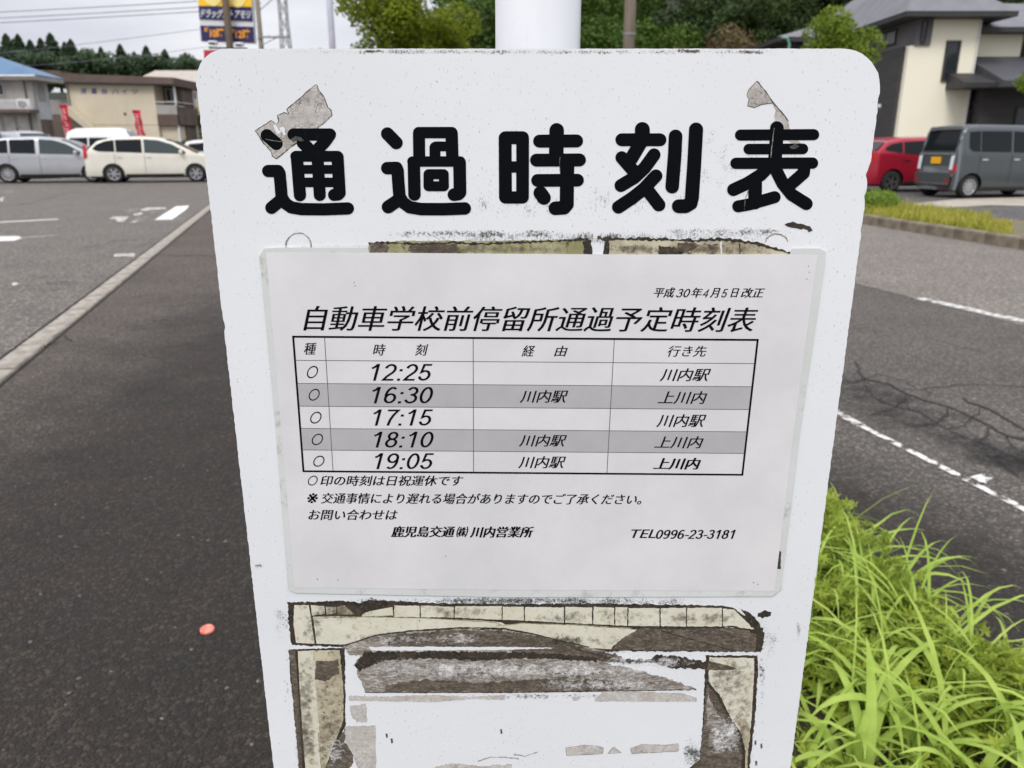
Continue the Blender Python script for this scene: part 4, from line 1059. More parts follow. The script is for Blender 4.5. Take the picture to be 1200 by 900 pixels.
# yellow green street trees right of the white post
T_YG = tree_meshes(61, 6.2, 2.0, 26, 13000, .075, L_YG, M_BARK, .95, .3)
T_YG2 = tree_meshes(62, 6.2, 2.0, 30, 17000, .075, L_YG, M_BARK, .85, .3)
a_ = atY(408, 40, 31); plant_tree('roadside_tree', T_YG, (a_[0], 31, 0), .86, 0.4, 'thin yellow green tree right beside the white post, sky showing through', 'tree')
a_ = atY(470, 30, 31); plant_tree('roadside_tree', T_YG2, (a_[0] - .1, 31, 0), 1.12, 2.0, 'full yellow green tree between the white post and the wooded slope', 'tree')
a_ = atY(500, 30, 33); plant_tree('roadside_tree', T_YG2, (a_[0] + .2, 33, 0), 1.02, 4.0, 'yellow green tree touching the dark edge of the wooded slope', 'tree')
# garden trees by the house
T_GD = tree_meshes(71, 5.1, 1.15, 30, 10000, .05, L_GDN, M_BARK, .72, .62)
a_ = atY(984, 45, 22.5); plant_tree('garden_tree', T_GD, (a_[0], 22.5, 0), .98, .3, 'bushy bright green garden tree before the charcoal house wall', 'tree')
a_ = atY(1240, 85, 27); plant_tree('garden_tree', T_GD, (a_[0], 27, 0), 1.0, 1.3, 'green garden tree cut by the right edge, beside the porch', 'tree')
# low clipped shrub and verge weeds across the road
v, f = leaf_cloud([(0,0,.22,.42,.42,.26), (.25,.1,.2,.3,.3,.22), (-.3,.05,.2,.3,.3,.22)], 5200, .022, 9)
p = gr(1024, 250)
SHB = thing('low_shrub', 'low rounded green shrub on the verge across the road', 'shrub', (p[0], p[1], 0))
o = bpy.data.objects.new('foliage', np_mesh('foliage', v, f, leafmat('shrub_leaf', (.12, .2, .02), (.28, .4, .05), .3, 5, 0))); COL.objects.link(o); o.parent = SHB
m = MB(); 
for k in range(5): m.tube([(p[0], p[1], 0), (p[0] + .2*math.cos(k*1.3), p[1] + .2*math.sin(k*1.3), .3)], .012, 5)
m.build('stems', M_BARK, SHB)
v = []; f = []
for i in range(5200):
    px_ = rg.uniform(1012, 1185); t = rg.random()
    yk = 262 + (px_ - 1015) * .162; x, y, _ = gr(px_, yk - 6 - t * 19)
    hgt = rg.uniform(.06, .26) * (1 if px_ < 1160 else .5)
    a, b = blade((x, y, .02), rg.uniform(0, 6.28), hgt, rg.uniform(0, .6), rg.uniform(.008, .02), rg.uniform(.2, 1.6), 3)
    n0 = len(v); v += a; f += [tuple(k + n0 for k in q) for q in b]
tag(obj('verge_weeds', v, f, leafmat('verge_weed_leaf', (.26, .32, .04), (.52, .44, .09), .3, 1.3, 0)), 'yellow green weeds along the far kerb of the road', 'weeds', kind='stuff')

# cedars on the far ridge
def cedar(seed, Hh, R):
    r = np.random.default_rng(seed); n = 2200; t = r.random(n) ** .8; z = Hh * (.12 + .88 * t); lay_ = np.sin(t * 40 + r.uniform(0, 6)) * .12
    rad = R * (1 - t) ** .75 * (r.uniform(.35, 1.05, n) + lay_) + .1; q = r.uniform(0, 6.28, n) + .0
    c = np.stack([rad*np.cos(q), rad*np.sin(q), z - rad * .25], 1)
    out_ = np.stack([np.cos(q), np.sin(q), -.4 * np.ones(n)], 1); sd3 = np.stack([-np.sin(q), np.cos(q), r.normal(0, .3, n)], 1)
    s_ = (.45 + .5 * (1 - t))[:, None] * r.uniform(.6, 1.2, n)[:, None]
    v = np.stack([c - out_*s_, c - sd3*s_*.6, c + out_*s_, c + sd3*s_*.6], 1).reshape(-1, 3); f = np.arange(n*4).reshape(-1, 4)
    crown = np_mesh('crown', v, f, L_CED)
    tb = MB(); tb.tube([(0,0,-1), (0,0,Hh*.95)], .25, 6, .04); tm = bpy.data.meshes.new('trunk'); tm.from_pydata(tb.v, [], tb.f); tm.materials.append(M_BARK)
    return crown, tm
CED = [cedar(1, 12, 4.0), cedar(2, 12, 4.6), cedar(3, 12, 3.7)]
def fz(x, y): 
    return -1 + 15.5 * sm((y - 150) / 60) * sm((x + 240) / 30) * sm((-55 - x) / 45)
hill('far_ridge', -330, 0, 150, 330, fz, mat('ridge_floor', (.03, .04, .02), (.02, .028, .014), .1, .95))
CY = 230
def cedar_at(px, ptop, hpx, k):
    top = atY(px, ptop, CY); bot = atY(px, ptop + hpx, CY); s_ = (top[2] - bot[2]) / 12
    plant_tree('cedar_tree', CED[k % 3], (top[0], CY + rt.uniform(-4, 4), top[2] - 12 * s_), s_, rt.uniform(0, 6), 'tall dark conical cedar on the far ridge behind the apartment block', 'tree', 'cedars on the far ridge')
for k, (px, pt, hp) in enumerate(((4,64,30),(14,41,44),(22,47,40),(30,42,44),(37,47,40),(45,44,44),(52,50,36),(60,39,46),(69,54,30),(76,44,42),(84,51,34),(89,49,38),(98,58,28),(108,63,26),(119,55,32),(137,56,32),(146,53,36),(156,60,28),(163,54,34),(173,54,36),(182,62,26),(190,59,30),(198,59,30),(211,60,32),(216,66,26),(128,66,22))):
    cedar_at(px, pt, hp, k)
T_RG = [tree_meshes(80 + k, 9, 5, 18, 2600, .42, L_CED, M_BARK, .8, .25) for k in range(2)]
for k in range(26):
    px = -10 + k * 9.2; b = atY(px, 86 + rt.uniform(-5, 3), 215); s_ = rt.uniform(.8, 1.15)
    plant_tree('broadleaf_tree', T_RG[k % 2], (b[0], 215 + rt.uniform(-5, 5), b[2] - 5.5), s_, rt.uniform(0, 6), 'rounded dark green tree below the cedars of the far ridge', 'tree', 'round trees of the far ridge')

# =================================================================== left: houses and apartment block
def window(parent, x0, x1, z0, z1, Y, glass, frame_m, fw=.05, axis='y', mull=1):
    """a window set in a wall facing -y (axis y) or -x (axis x)"""
    w_ = MB(); g = MB()
    def bx(mb, a0, a1, c0, c1, d0, d1):
        if axis == 'y': mb.box(a0, a1, d0, d1, c0, c1)
        else: mb.box(d0, d1, a0, a1, c0, c1)
    bx(w_, x0 - fw, x1 + fw, z1, z1 + fw, Y - .06, Y + .02); bx(w_, x0 - fw, x1 + fw, z0 - fw, z0, Y - .07, Y + .02)
    bx(w_, x0 - fw, x0, z0, z1, Y - .06, Y + .02); bx(w_, x1, x1 + fw, z0, z1, Y - .06, Y + .02)
    for k in range(mull):
        xm = x0 + (x1 - x0) * (k + 1) / (mull + 1); bx(w_, xm - .02, xm + .02, z0, z1, Y - .05, Y)
    o = w_.build('window', frame_m, parent)
    bx(g, x0, x1, z0, z1, Y - .025, Y - .02)
    v = [(p[0] - parent.location[0], p[1] - parent.location[1], p[2] - parent.location[2]) for p in g.v]
    obj('pane', v, g.f, glass, o)
    return o
M_GLASS = NT('window_glass').done((.025, .03, .035), .06)
M_GLASS2 = NT('curtained_glass').done((.3, .31, .32), .15)
M_ALU = mat('aluminium_frame', (.5, .5, .48), (.42, .42, .41), 20, .4)
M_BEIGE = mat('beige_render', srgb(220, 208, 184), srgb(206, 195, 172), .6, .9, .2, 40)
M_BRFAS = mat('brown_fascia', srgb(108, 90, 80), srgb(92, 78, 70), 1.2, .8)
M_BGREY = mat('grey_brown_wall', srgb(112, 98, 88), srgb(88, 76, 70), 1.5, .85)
M_GREY = mat('light_grey_wall', srgb(176, 172, 166), srgb(152, 150, 146), .9, .85)
M_DGREY = mat('dark_recess', (.035, .034, .034), (.02, .02, .02), 3, .8)
M_CREAMW = mat('cream_render', (.95, .905, .73), (.92, .87, .69), .5, .85, .1, 60)
M_CHAR = mat('charcoal_siding', (.060, .056, .055), (.045, .042, .042), 1.0, .75, stretch=(1, 1, 8))
M_MGREY = mat('mid_grey_siding', (.15, .145, .15), (.12, .115, .12), 1.0, .75)
M_ROOFG = mat('grey_slate_roof', (.19, .19, .205), (.15, .15, .165), 1.5, .7, .3, 12)
M_RFDK = mat('dark_fascia', (.045, .042, .042), (.03, .03, .03), 4, .6)
M_BLUER = mat('blue_roof', srgb(98, 130, 162), srgb(88, 118, 150), 1.0, .6)
M_WHITE = mat('white_metal', (.74, .74, .74), (.66, .66, .66), 3, .5)

YA = 56
def X(px, py, Y): return atY(px, py, Y)[0]
def Z(px, py, Y): return atY(px, py, Y)[2]
APT = thing('apartment_block', 'beige two storey apartment block with blue wall lettering and brown parapet', 'apartment block', (X(130, 120, YA), YA, 0))
wx0, wx1 = X(80, 120, YA), X(182, 120, YA); wt_ = Z(120, 97.5, YA)
MB().box(wx0, wx1, YA, YA + 3.6, 0, wt_).build('wall', M_BEIGE, APT)
rx1 = X(203, 95, YA - .4)
zp0, zp1 = wt_ - .02, Z(120, 86, YA - .4)
MB().prism([(wx0 - .1, zp0), (rx1, zp0 - .15), (rx1, zp1 - .25), (wx0 - .1, zp1)], YA - .4, YA + 3.9).build('parapet', M_BRFAS, APT)
MB().prism([(X(49,95,YA+1.2), Z(49,94,YA+1.2)), (wx0 - .15, Z(80,99,YA+1.2)), (wx0 - .15, Z(80,85,YA+1.2)), (X(49,95,YA+1.2), Z(49,83.5,YA+1.2))], YA - .1, YA + 6).build('corridor_roof', M_BRFAS, APT)
MB().box(X(48,120,YA+2.2), wx0, YA + 2.2, YA + 5, 0, Z(60, 117, YA + 2.2)).build('side_wall', M_GREY, APT)
MB().box(X(56,140,YA+1.6), wx0 - .01, YA + 1.6, YA + 2.15, 0, Z(60, 134, YA + 1.6)).build('landing', M_BGREY, APT)
m = MB(); m.prism([(X(80,126,YA-.7), Z(80,124,YA-.7)), (X(80,134,YA-.7), Z(80,135,YA-.7)), (X(108,158,YA-.7), Z(108,157,YA-.7)), (X(116,158,YA-.7), Z(116,157,YA-.7))], YA - .75, YA - .1); m.build('stair_side', M_BEIGE, APT)
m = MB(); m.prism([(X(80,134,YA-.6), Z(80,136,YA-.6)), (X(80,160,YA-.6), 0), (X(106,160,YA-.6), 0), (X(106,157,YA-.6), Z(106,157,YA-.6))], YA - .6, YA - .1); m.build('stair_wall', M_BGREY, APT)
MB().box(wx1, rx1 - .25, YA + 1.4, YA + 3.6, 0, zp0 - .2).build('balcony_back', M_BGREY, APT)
bxr = X(206, 120, YA)
m = MB(); m.box(wx1, bxr, YA, YA + 1.4, Z(190,134,YA), Z(190,123,YA)); m.build('balcony_panel', M_GREY, APT)
m = MB(); m.box(wx1, bxr, YA - .02, YA + 1.4, Z(190,147,YA), Z(190,134.2,YA)); m.build('balcony_slab', M_BRFAS, APT)
m = MB(); m.tube([(wx1, YA, Z(190,119.5,YA)), (bxr, YA, Z(190,119.5,YA)), (bxr, YA + 3.4, Z(190,119.5,YA))], .03, 6); m.build('handrail', M_WHITE, APT)
m = MB(); m.box(bxr - .12, bxr, YA + .1, YA + .2, 0, zp0 - .15); m.box(bxr - .1, bxr, YA + 3.3, YA + 3.4, 0, zp0 - .15); m.build('balcony_post', M_WHITE, APT)
m = MB(); m.box(wx1, bxr - .15, YA + .3, YA + 1.4, 0, Z(190,147.5,YA)); m.build('ground_floor_wall', M_BEIGE, APT)
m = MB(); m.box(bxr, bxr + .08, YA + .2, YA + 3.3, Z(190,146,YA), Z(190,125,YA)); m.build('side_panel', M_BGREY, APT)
window(APT, wx1 + .25, bxr - .5, Z(190,117,YA), Z(190,103,YA), YA + 1.4, M_GLASS, M_ALU)
for (px, py) in ((146.5, 133.5), (159.5, 135)):
    c = atY(px, py, YA); m = MB(); m.lathe([(0, .05), (.08, .05), (.1, .0)], 12, Matrix.Translation(c) @ Matrix.Rotation(math.pi/2, 4, 'X')); m.build('wall_vent', M_BGREY, APT)
M_BLUET = mat('blue_lettering', srgb(24, 54, 140), srgb(20, 46, 124), 10, .6)
m_xs = [(94.5,101.5),(106.8,113.6),(118.8,125.6),(131.2,139),(142.6,149),(154,161.8)]
for ch, (a, b) in zip('芳葉台ハイツ', m_xs):
    y0_, y1_ = (103.6, 110) if ch in '芳葉台' else (104.5, 110.2)
    text_on('letter', ch, atY(a, y1_, YA - .02), atY(b, y1_, YA - .02), atY(a, y0_, YA - .02), M_BLUET, APT, bold=.012)

YB = 49
HB = thing('blue_roof_house', 'old grey two storey house with blue roof and railed balcony', 'house', (X(10, 120, YB), YB, 0))
hx0, hx1 = X(-70, 110, YB), X(33, 110, YB)
ze = Z(20, 91, YB)
MB().box(hx0, hx1, YB, YB + 2.0, 0, ze).build('wall', M_GREY, HB)
m = MB(); ex0, ex1 = hx0 - .4, X(42, 88, YB - .5); ye0, ye1 = YB - .6, YB + 2.6; yr = YB + 1.2; zr = Z(-20, 60, yr)
rr1 = X(-20, 60, yr); rr0 = X(-60, 66, yr)
m.add([(ex0,ye0,ze+.12),(ex1,ye0,ze+.12),(ex1,ye1,ze+.12),(ex0,ye1,ze+.12),(rr0,yr,zr),(rr1,yr,zr)], [(0,1,5,4),(1,2,5),(2,3,4,5),(3,0,4),(3,2,1,0)]); m.build('roof', M_BLUER, HB)
MB().box(ex0 + .05, ex1 - .05, ye0 + .02, ye1 - .1, ze - .14, ze + .11).build('eaves', M_GREY, HB)
M_BGW = mat('blue_grey_wall', srgb(190, 196, 200), srgb(168, 174, 180), 1.2, .85)
MB().box(hx1 + .003, hx1 + .09, YB + .3, YB + 1.99, Z(45, 140, YB + 1.2), ze - .16).build('side_cladding', M_BGW, HB)
MB().box(hx1 + .003, hx1 + .06, YB + .5, YB + 1.99, 0, Z(45, 140, YB + 1.2) - .003).build('lower_cladding', M_BGREY, HB)
MB().box(hx1 + .003, hx1 + .3, YB + .0, YB + .29, 0, ze - .16).build('corner_column', M_GREY, HB)
m = MB(); zc0, zc1 = Z(48, 119, YB + 1.2), Z(48, 106, YB + 1.2); yc = YB + 1.25
m.prism([(yc-.35, zc0), (yc+.35, zc0)] + [(yc + .35*math.cos(math.radians(a)), zc1 + .35*math.sin(math.radians(a))) for a in range(0, 181, 20)], hx1 + .09, hx1 + .12, 'x'); m.build('arched_window', M_GLASS2, HB)
zb = Z(10, 128, YB - 1)
MB().box(hx0, X(34, 128, YB - 1), YB - 1, YB, zb - .18, zb).build('balcony_floor', M_BGREY, HB)
m = MB(); zt = Z(10, 117, YB - 1); m.box(hx0, X(30,120,YB-1), YB - 1, YB - .95, zt - .05, zt); m.build('handrail', M_WHITE, HB)
x = hx0
while x < X(30, 120, YB - 1):
    MB().box(x, x + .05, YB - .99, YB - .96, zb, zt - .05).build('baluster', M_WHITE, HB); x += .16
window(HB, X(-12,105,YB), X(4,105,YB), Z(0,111,YB), Z(0,99,YB), YB, M_GLASS, M_ALU)
for k in range(4):
    a0 = X(-26 + k * 16, 145, YB); MB().box(a0, a0 + .62, YB - .04, YB, .3, Z(10, 136, YB)).build('shutter', mat('pale_shutter', srgb(196, 192, 186), srgb(176, 172, 166), 3, .7), HB)
window(HB, X(20,152,YB), X(24,152,YB), .9, Z(20,150,YB), YB, M_GLASS, M_ALU); window(HB, X(33,152,YB)-.5, X(33,152,YB)-.15, .9, Z(20,150,YB), YB, M_GLASS, M_ALU)

MB().tube([(hx1 - .12, YB - .05, 0), (hx1 - .12, YB - .05, ze - .1)], .04, 6).build('downpipe', M_BGREY, HB)
MB().tube([(ex0, ye0 - .04, ze + .05), (ex1, ye0 - .04, ze + .05)], .06, 6).build('gutter', M_WHITE, HB)
def ac_unit(parent, x, y, z):
    m = MB(); m.box(x, x + .8, y - .3, y, z, z + .58); o = m.build('air_conditioner', M_WHITE, parent)
    m = MB(); m.lathe([(0, .012), (.23, .012), (.23, 0)], 18, Matrix.Translation((x + .32 - parent.location.x, y - .302 - parent.location.y, z + .29 - parent.location.z)) @ Matrix.Rotation(math.pi/2, 4, 'X')); m.build('fan_grille', M_BGREY, o, world=False)
ac_unit(HB, X(24, 127, YB - .4), YB - .4, zb + .01)
MB().tube([(wx0 + .12, YA - .05, 0), (wx0 + .12, YA - .05, wt_ - .1)], .04, 6).build('downpipe', M_BGREY, APT)
MB().tube([(wx0 - .1, YA - .43, zp0 + .06), (rx1, YA - .43, zp0 - .09)], .05, 6).build('gutter', M_RFDK, APT)
MB().box(wx0, wx1, YA - .012, YA - .001, wt_ * .5 - .02, wt_ * .5 + .02).build('render_joint', M_BRFAS if False else mat('joint_shade', srgb(176, 162, 138), srgb(168, 154, 130), 3, .9), APT)
YC = 78
HC = thing('grey_roof_house', 'house with wide pale grey roof behind the apartment block', 'house', (X(195, 110, YC), YC, 0))
cx0, cx1 = X(158, 100, YC), X(262, 100, YC); zc = Z(200, 101, YC)
MB().box(cx0, cx1, YC, YC + 7, 0, zc).build('wall', mat('salmon_wall', srgb(196, 168, 144), srgb(182, 156, 134), 1, .85), HC)
m = MB(); zt = Z(200, 82, YC + 3); m.add([(cx0-.8,YC-.8,zc),(cx1+.8,YC-.8,zc),(cx1+.8,YC+7.8,zc),(cx0-.8,YC+7.8,zc),(cx0+.6,YC+3.5,zt),(cx1,YC+3.5,zt)], [(0,1,5,4),(1,2,5),(2,3,4,5),(3,0,4),(3,2,1,0)]); m.build('roof', mat('pale_roof', srgb(186, 176, 164), srgb(172, 163, 152), 1, .8, stretch=(8, 1, 1)), HC)
window(HC, X(223,112,YC), X(230,112,YC), Z(225,117,YC), Z(225,109,YC), YC, M_GLASS, M_WHITE, .1)
MB().box(X(216,104,YC), cx1 + .1, YC - .1, YC - .01, Z(220,105.5,YC), zc - .02).build('fascia_board', mat('orange_board', srgb(190, 128, 96), srgb(176, 116, 88), 3, .8), HC)
T_SH = tree_meshes(91, 3.4, 1.1, 14, 2600, .09, L_FOR, M_BARK)
for k, (px, Y, s_, lb) in enumerate(((228, 62, 1.25, 'dark green tree beside the balcony end of the apartment block'), (214, 52, .5, 'small dark shrub under the apartment balcony'))):
    a = atY(px, 150, Y); plant_tree('yard_tree', T_SH, (a[0], Y, 0), s_, k, lb, 'tree')
# small building on the ridge among the cedars
a = atY(129, 74, 222); RH = thing('ridge_house', 'tiny pale roofed building among the cedars of the far ridge', 'house', (a[0], 222, a[2]))
MB().box(a[0]-1.3, a[0]+1.3, 222, 225, a[2]-5, a[2]).build('wall', M_GREY, RH)
m = MB(); m.prism([(a[0]-2.3, a[2]+.01), (a[0]+2.1, a[2]+.01), (a[0]+.6, a[2]+.9)], 221.5, 225.5); m.build('roof', M_ROOFG, RH)

# red banners
def banner(px, py0, py1, Y, lean, label):
    b = atY(px, py1, Y); t = atY(px, py0, Y); root = thing('advertising_banner', label, 'banner', (b[0], Y, 0), group='red banners in the parking lot')
    hgt = t[2]; 
    MB().tube([(b[0]-.2, Y, 0), (b[0]-.2 - lean, Y, hgt + .05), (b[0]+.22-lean, Y, hgt + .05)], .012, 6).build('pole', M_WHITE, root)
    n = 14; v = []
    for i in range(n + 1):
        z = hgt - (hgt - b[2] + .05) * i / n; off = -lean * (z / hgt)
        for s_ in (-.19, -.06, .08, .21): v.append((b[0] + s_ + off + .05 * math.sin(i * .5 + s_ * 4) * i / n, Y + .06 * math.sin(i * .8 + s_ * 9), z))
    f = [(i*4+j, i*4+j+1, (i+1)*4+j+1, (i+1)*4+j) for i in range(n) for j in range(3)]
    obj('cloth', local(v, root), f, M_REDCL, root)
    r = random.Random(px); m_ = MB()
    for k in range(4):
        z = hgt - .2 - k * (hgt - b[2]) / 4.4; xx = b[0] - lean * (z / hgt) + .02
        m_.tube([(xx - .1, Y - .09, z), (xx + .08, Y - .09, z - .06), (xx - .06, Y - .09, z - .16), (xx + .1, Y - .09, z - .2)], .022, 4)
    m_.build('white_print', M_WHITE, root)
M_REDCL = mat('red_cloth', srgb(206, 34, 54), srgb(186, 28, 46), 4, .8)
banner(82, 123, 157, 44, .12, 'red banner with white print before the apartment stair')
banner(168, 129, 158, 44, .22, 'red banner with white print before the beige wall near the balcony')

# =================================================================== poles, wires, drugstore sign
YS = 45
SG = thing('shop_pylon_sign', 'yellow and navy drugstore pylon sign on a brown pole', 'sign', (X(267, 30, YS), YS, 0))
M_NAVY = mat('navy_panel', srgb(34, 32, 92), srgb(28, 27, 78), 2, .5)
M_YEL = mat('yellow_panel', srgb(255, 205, 24), srgb(255, 196, 18), 2, .5)
M_ORA = mat('orange_print', srgb(246, 168, 44), srgb(238, 156, 40), 5, .5)
M_SPOLE = mat('brown_pole', srgb(96, 82, 66), srgb(80, 68, 54), 6, .7)
def P4(pts, Y0, Y1, m_, name, parent):
    m = MB(); m.prism([(atY(x, y, YS)[0], atY(x, y, YS)[2]) for x, y in pts], Y0, Y1); return m.build(name, m_, parent)
P4([(231.5,-34),(293.5,-34),(298.5,50.5),(234.6,48)], YS, YS + .35, M_WHITE, 'sign_frame', SG)
P4([(232.4,-28),(294,-28),(295.2,8.2),(233,7)], YS - .06, YS, M_YEL, 'yellow_panel', SG)
P4([(233,7.4),(295.2,8.6),(296.2,25),(234,22.4)], YS - .05, YS, M_NAVY, 'name_panel', SG)
P4([(235,30),(297.4,31.5),(298.2,49.6),(236.6,47.6)], YS - .05, YS, M_NAVY, 'hours_panel', SG)
for (cx, cy, r_) in ((249, -4, 9.5), (278, -2, 9)):
    c = atY(cx, cy, YS - .07); rr = r_ / 20.5
    m = MB(); m.lathe([(0, .02), (rr, .02), (rr, 0)], 20, Matrix.Translation(c) @ Matrix.Rotation(math.pi/2, 4, 'X')); m.build('pale_disc', mat('pale_yellow_print', srgb(252, 232, 150), srgb(250, 224, 130), 3, .5), SG)
def stext(b_, x0, x1, yt, yb, dy, m_, bold=.03, shear=.25):
    text_on('sign_lettering', b_, atY(x0, yb, YS - .07), atY(x1, yb + dy, YS - .07), atY(x0, yt, YS - .07), m_, SG, bold, shear)
stext('ドラッグストアモリ', 235, 294, 10, 20.6, 1.6, M_WHITE)
stext('10時', 246, 262.5, 32.5, 44.5, .4, M_ORA, .04, 0); stext('12時', 276, 293, 34, 45.5, .6, M_ORA, .04, 0)
stext('朝', 239.5, 243.8, 32, 37.5, 0, M_ORA, .03, 0); stext('夜', 271.5, 275.2, 33.5, 38.5, 0, M_ORA, .03, 0)
a0 = atY(266.5, -60, YS - .5); m = MB(); m.tube([(X(268,40,YS-.5), YS - .5, 0), (X(268,40,YS-.5) , YS - .5, a0[2])], .21, 14, .17); m.build('pole', M_SPOLE, SG, smooth=True)
for (px, py) in ((249.5, 50), (280.5, 52)):
    c = atY(px, py, YS - .7); m = MB(); m.lathe([(0, .1), (.2, .08), (.26, 0), (.2, -.09), (0, -.12)], 14, Matrix.Translation(c) @ Matrix.Diagonal((1.1, .8, 1, 1))); m.build('floodlight', M_WHITE, SG, smooth=True)
    m = MB(); m.box(c[0]-.14, c[0]+.14, c[1]-.24, c[1]-.19, c[2]-.09, c[2]-.01); m.build('lamp_glass', M_DGREY, SG)
m = MB(); m.tube([atY(245, 56, YS-.5), atY(290, 57, YS-.5)], .05, 6); m.build('cross_bar', M_RFDK, SG)
P4([(239,58.5),(296,59.5),(297,75),(240,74)], YS - .05, YS + .2, mat('red_panel', srgb(196, 48, 52), srgb(180, 42, 46), 3, .5), 'red_panel', SG)

M_CPOLE = mat('concrete_pole', srgb(150, 138, 122), srgb(128, 118, 104), 5, .85, stretch=(3, 3, .3))
YU = 50
UP = thing('utility_pole', 'slender concrete utility pole with cross arm, right of the drugstore sign', 'utility pole', (X(304, 30, YU), YU, 0))
xu = X(304, 30, YU); MB().tube([(xu, YU, 0), (xu, YU, 14)], .17, 10, .12).build('pole', M_CPOLE, UP, smooth=True)
m = MB(); z = Z(304, 44, YU); m.box(xu - .1, X(341, 44, YU), YU - .2, YU - .12, z - .05, z + .05); m.tube([(X(308,52,YU), YU-.16, Z(308,53,YU)), (X(326,44,YU), YU-.16, z)], .03, 5); m.tube([(X(306,12,YU), YU-.16, Z(306,12,YU)), (X(322,-2,YU), YU-.16, Z(322,-2,YU))], .03, 5); m.build('cross_arm', M_GALV, UP)
m = MB()
for k in range(3):
    xx = X(316 + k * 10, 40, YU); m.lathe([(0, 0), (.05, .02), (.03, .06), (.05, .1), (0, .12)], 8, Matrix.Translation((xx, YU - .16, z + .05)))
m.build('insulator', M_WHITE, UP)
YT = 110
PY = thing('transmission_tower', 'pale lattice transmission tower far behind the utility pole', 'transmission tower', (X(334, 30, YT), YT, 0))
c0 = X(334, 40, YT); top = Z(334, -120, YT)
m = MB()
for (s_, q) in ((-1, -1), (1, -1), (-1, 1), (1, 1)): m.tube([(c0 + s_*1.0, YT + q*1.0, 0), (c0 + s_*.45, YT + q*.45, top*.55), (c0 + s_*.5, YT+q*.4, top)], .09, 5)
m.build('leg', M_GALV, PY)
m = MB(); n = 16
for k in range(n):
    z0_ = top * k / n; z1_ = top * (k + 1) / n; w0 = 1.0 - .55 * min(1, z0_ / (top*.55)); w1 = 1.0 - .55 * min(1, z1_ / (top*.55))
    for q in (-1, 1): m.tube([(c0 - w0, YT + q*w0, z0_), (c0 + w1, YT + q*w1, z1_)], .045, 4); m.tube([(c0 + w0, YT + q*w0, z0_), (c0 - w1, YT + q*w1, z1_)], .045, 4)
m.build('lattice', M_GALV, PY)
YW = 24
WP = thing('white_post', 'plain pale steel post left of the yellow green trees', 'post', (X(388, 30, YW), YW, 0))
xw = X(388, 30, YW); MB().tube([(xw, YW, 0), (xw, YW, 9)], .095, 12, .085).build('pole', mat('pale_steel', srgb(196, 196, 208), srgb(182, 182, 194), 4, .4), WP, smooth=True)
MB().lathe([(0, .06), (.16, .06), (.18, 0)], 12, Matrix.Translation((xw, YW, 0))).build('base_plate', M_GALV, WP)
YQ = 23
RP = thing('utility_pole', 'thick grey brown concrete utility pole right of the white sign pole', 'utility pole', (X(737, 30, YQ), YQ, 0))
xq = X(738, 30, YQ); MB().tube([(xq, YQ, 0), (xq - .02, YQ, 13)], .175, 14, .13).build('pole', M_CPOLE, RP, smooth=True)
for z in (1.6, 4.2, 5.4): MB().lathe([(.172, -.03), (.18, -.03), (.18, .03), (.172, .03)], 14, Matrix.Translation((xq, YQ, z))).build('steel_band', M_GALV, RP)
M_WIRE = mat('overhead_cable', (.16, .16, .18), (.12, .12, .14), 5, .6)
def wire(p0, p1, Y, r_, label, ext=1.6):
    a = Vector(atY(*p0, Y)); b = Vector(atY(*p1, Y)); c = b + (b - a) * .02; a2 = a - (b - a) * ext
    pts = [];
    for i in range(25): t = i / 24; q = a2.lerp(c, t); q.z -= .5 * 4 * t * (1 - t) * .4; pts.append(q)
    m = MB(); m.tube(pts, r_, 5); o = m.build('overhead_wire', M_WIRE); tag(o, label, 'overhead wire', 'overhead wires across the sky')
wire((0, 10), (300, -3), 50, .022, 'topmost overhead wire crossing the sky above the ridge')
wire((0, 17), (300, 4), 50, .022, 'second overhead wire from the top, above the cedars')
wire((0, 22.5), (300, 9), 50, .022, 'third overhead wire from the top, above the cedars')
wire((80, 49.5), (300, 25), 50, .014, 'faint overhead wire dipping close to the cedar tops')
wire((180, 59), (300, 46), 50, .012, 'lowest faint wire running to the cross arm')

# =================================================================== right: modern house
YH = 30
MH = thing('modern_house', 'modern two storey house with cream walls, charcoal side and grey roof', 'house', (X(1100, 100, YH), YH, 0))
xc = X(1058, 110, YH); xe = X(1142, 80, YH); zt0 = Z(1100, 22, YH)
zsplit = Z(1075, 53.5, YH)
xs_ = X(1091, 40, YH)
m = MB(); m.prism([(xc, 0), (xe, 0), (xe, zt0), (xs_, zt0), (xs_, zsplit), (xc, zsplit)], YH, YH + 8); m.build('cream_wall', M_CREAMW, MH)
MB().box(xe, X(1196, 60, YH + 1.2), YH + 1.2, YH + 8, 0, zt0).build('recessed_wall', M_CREAMW, MH)
xv = X(1076, 30, YH - .08)
MB().box(xv, xs_ - .003, YH - .08, YH + 12, zsplit + .003, zt0 + .12).build('upper_volume', M_MGREY, MH)
MB().box(xc + .02, xc + .3, YH + 8.003, YH + 12, 0, zsplit - .003).build('rear_wall', M_CHAR, MH)
MB().box(xc - .12, xc - .003, YH + .25, YH + 12, 0, zsplit - .003).build('side_wall', M_CHAR, MH)
window(MH, X(1080.5,35,YH-.08), X(1085,35,YH-.08), Z(1083,50,YH), Z(1083,26,YH), YH - .08, M_GLASS, M_RFDK, .02, mull=0)
window(MH, YH + 1.5, YH + 3.1, Z(1040, 52, YH + 2), Z(1040, 38, YH + 2), xv, M_GLASS2, M_RFDK, .06, 'x', 1)
window(MH, X(1108,70,YH), X(1120.5,70,YH), Z(1114,93,YH), Z(1114,50,YH), YH, M_GLASS, M_RFDK, .07, mull=0)
xm0, xm1 = X(1107,85,YH), X(1121,85,YH); MB().box(xm0, xm1, YH - .05, YH - .03, Z(1114,84.5,YH), Z(1114,83.5,YH)).build('transom', M_RFDK, MH)
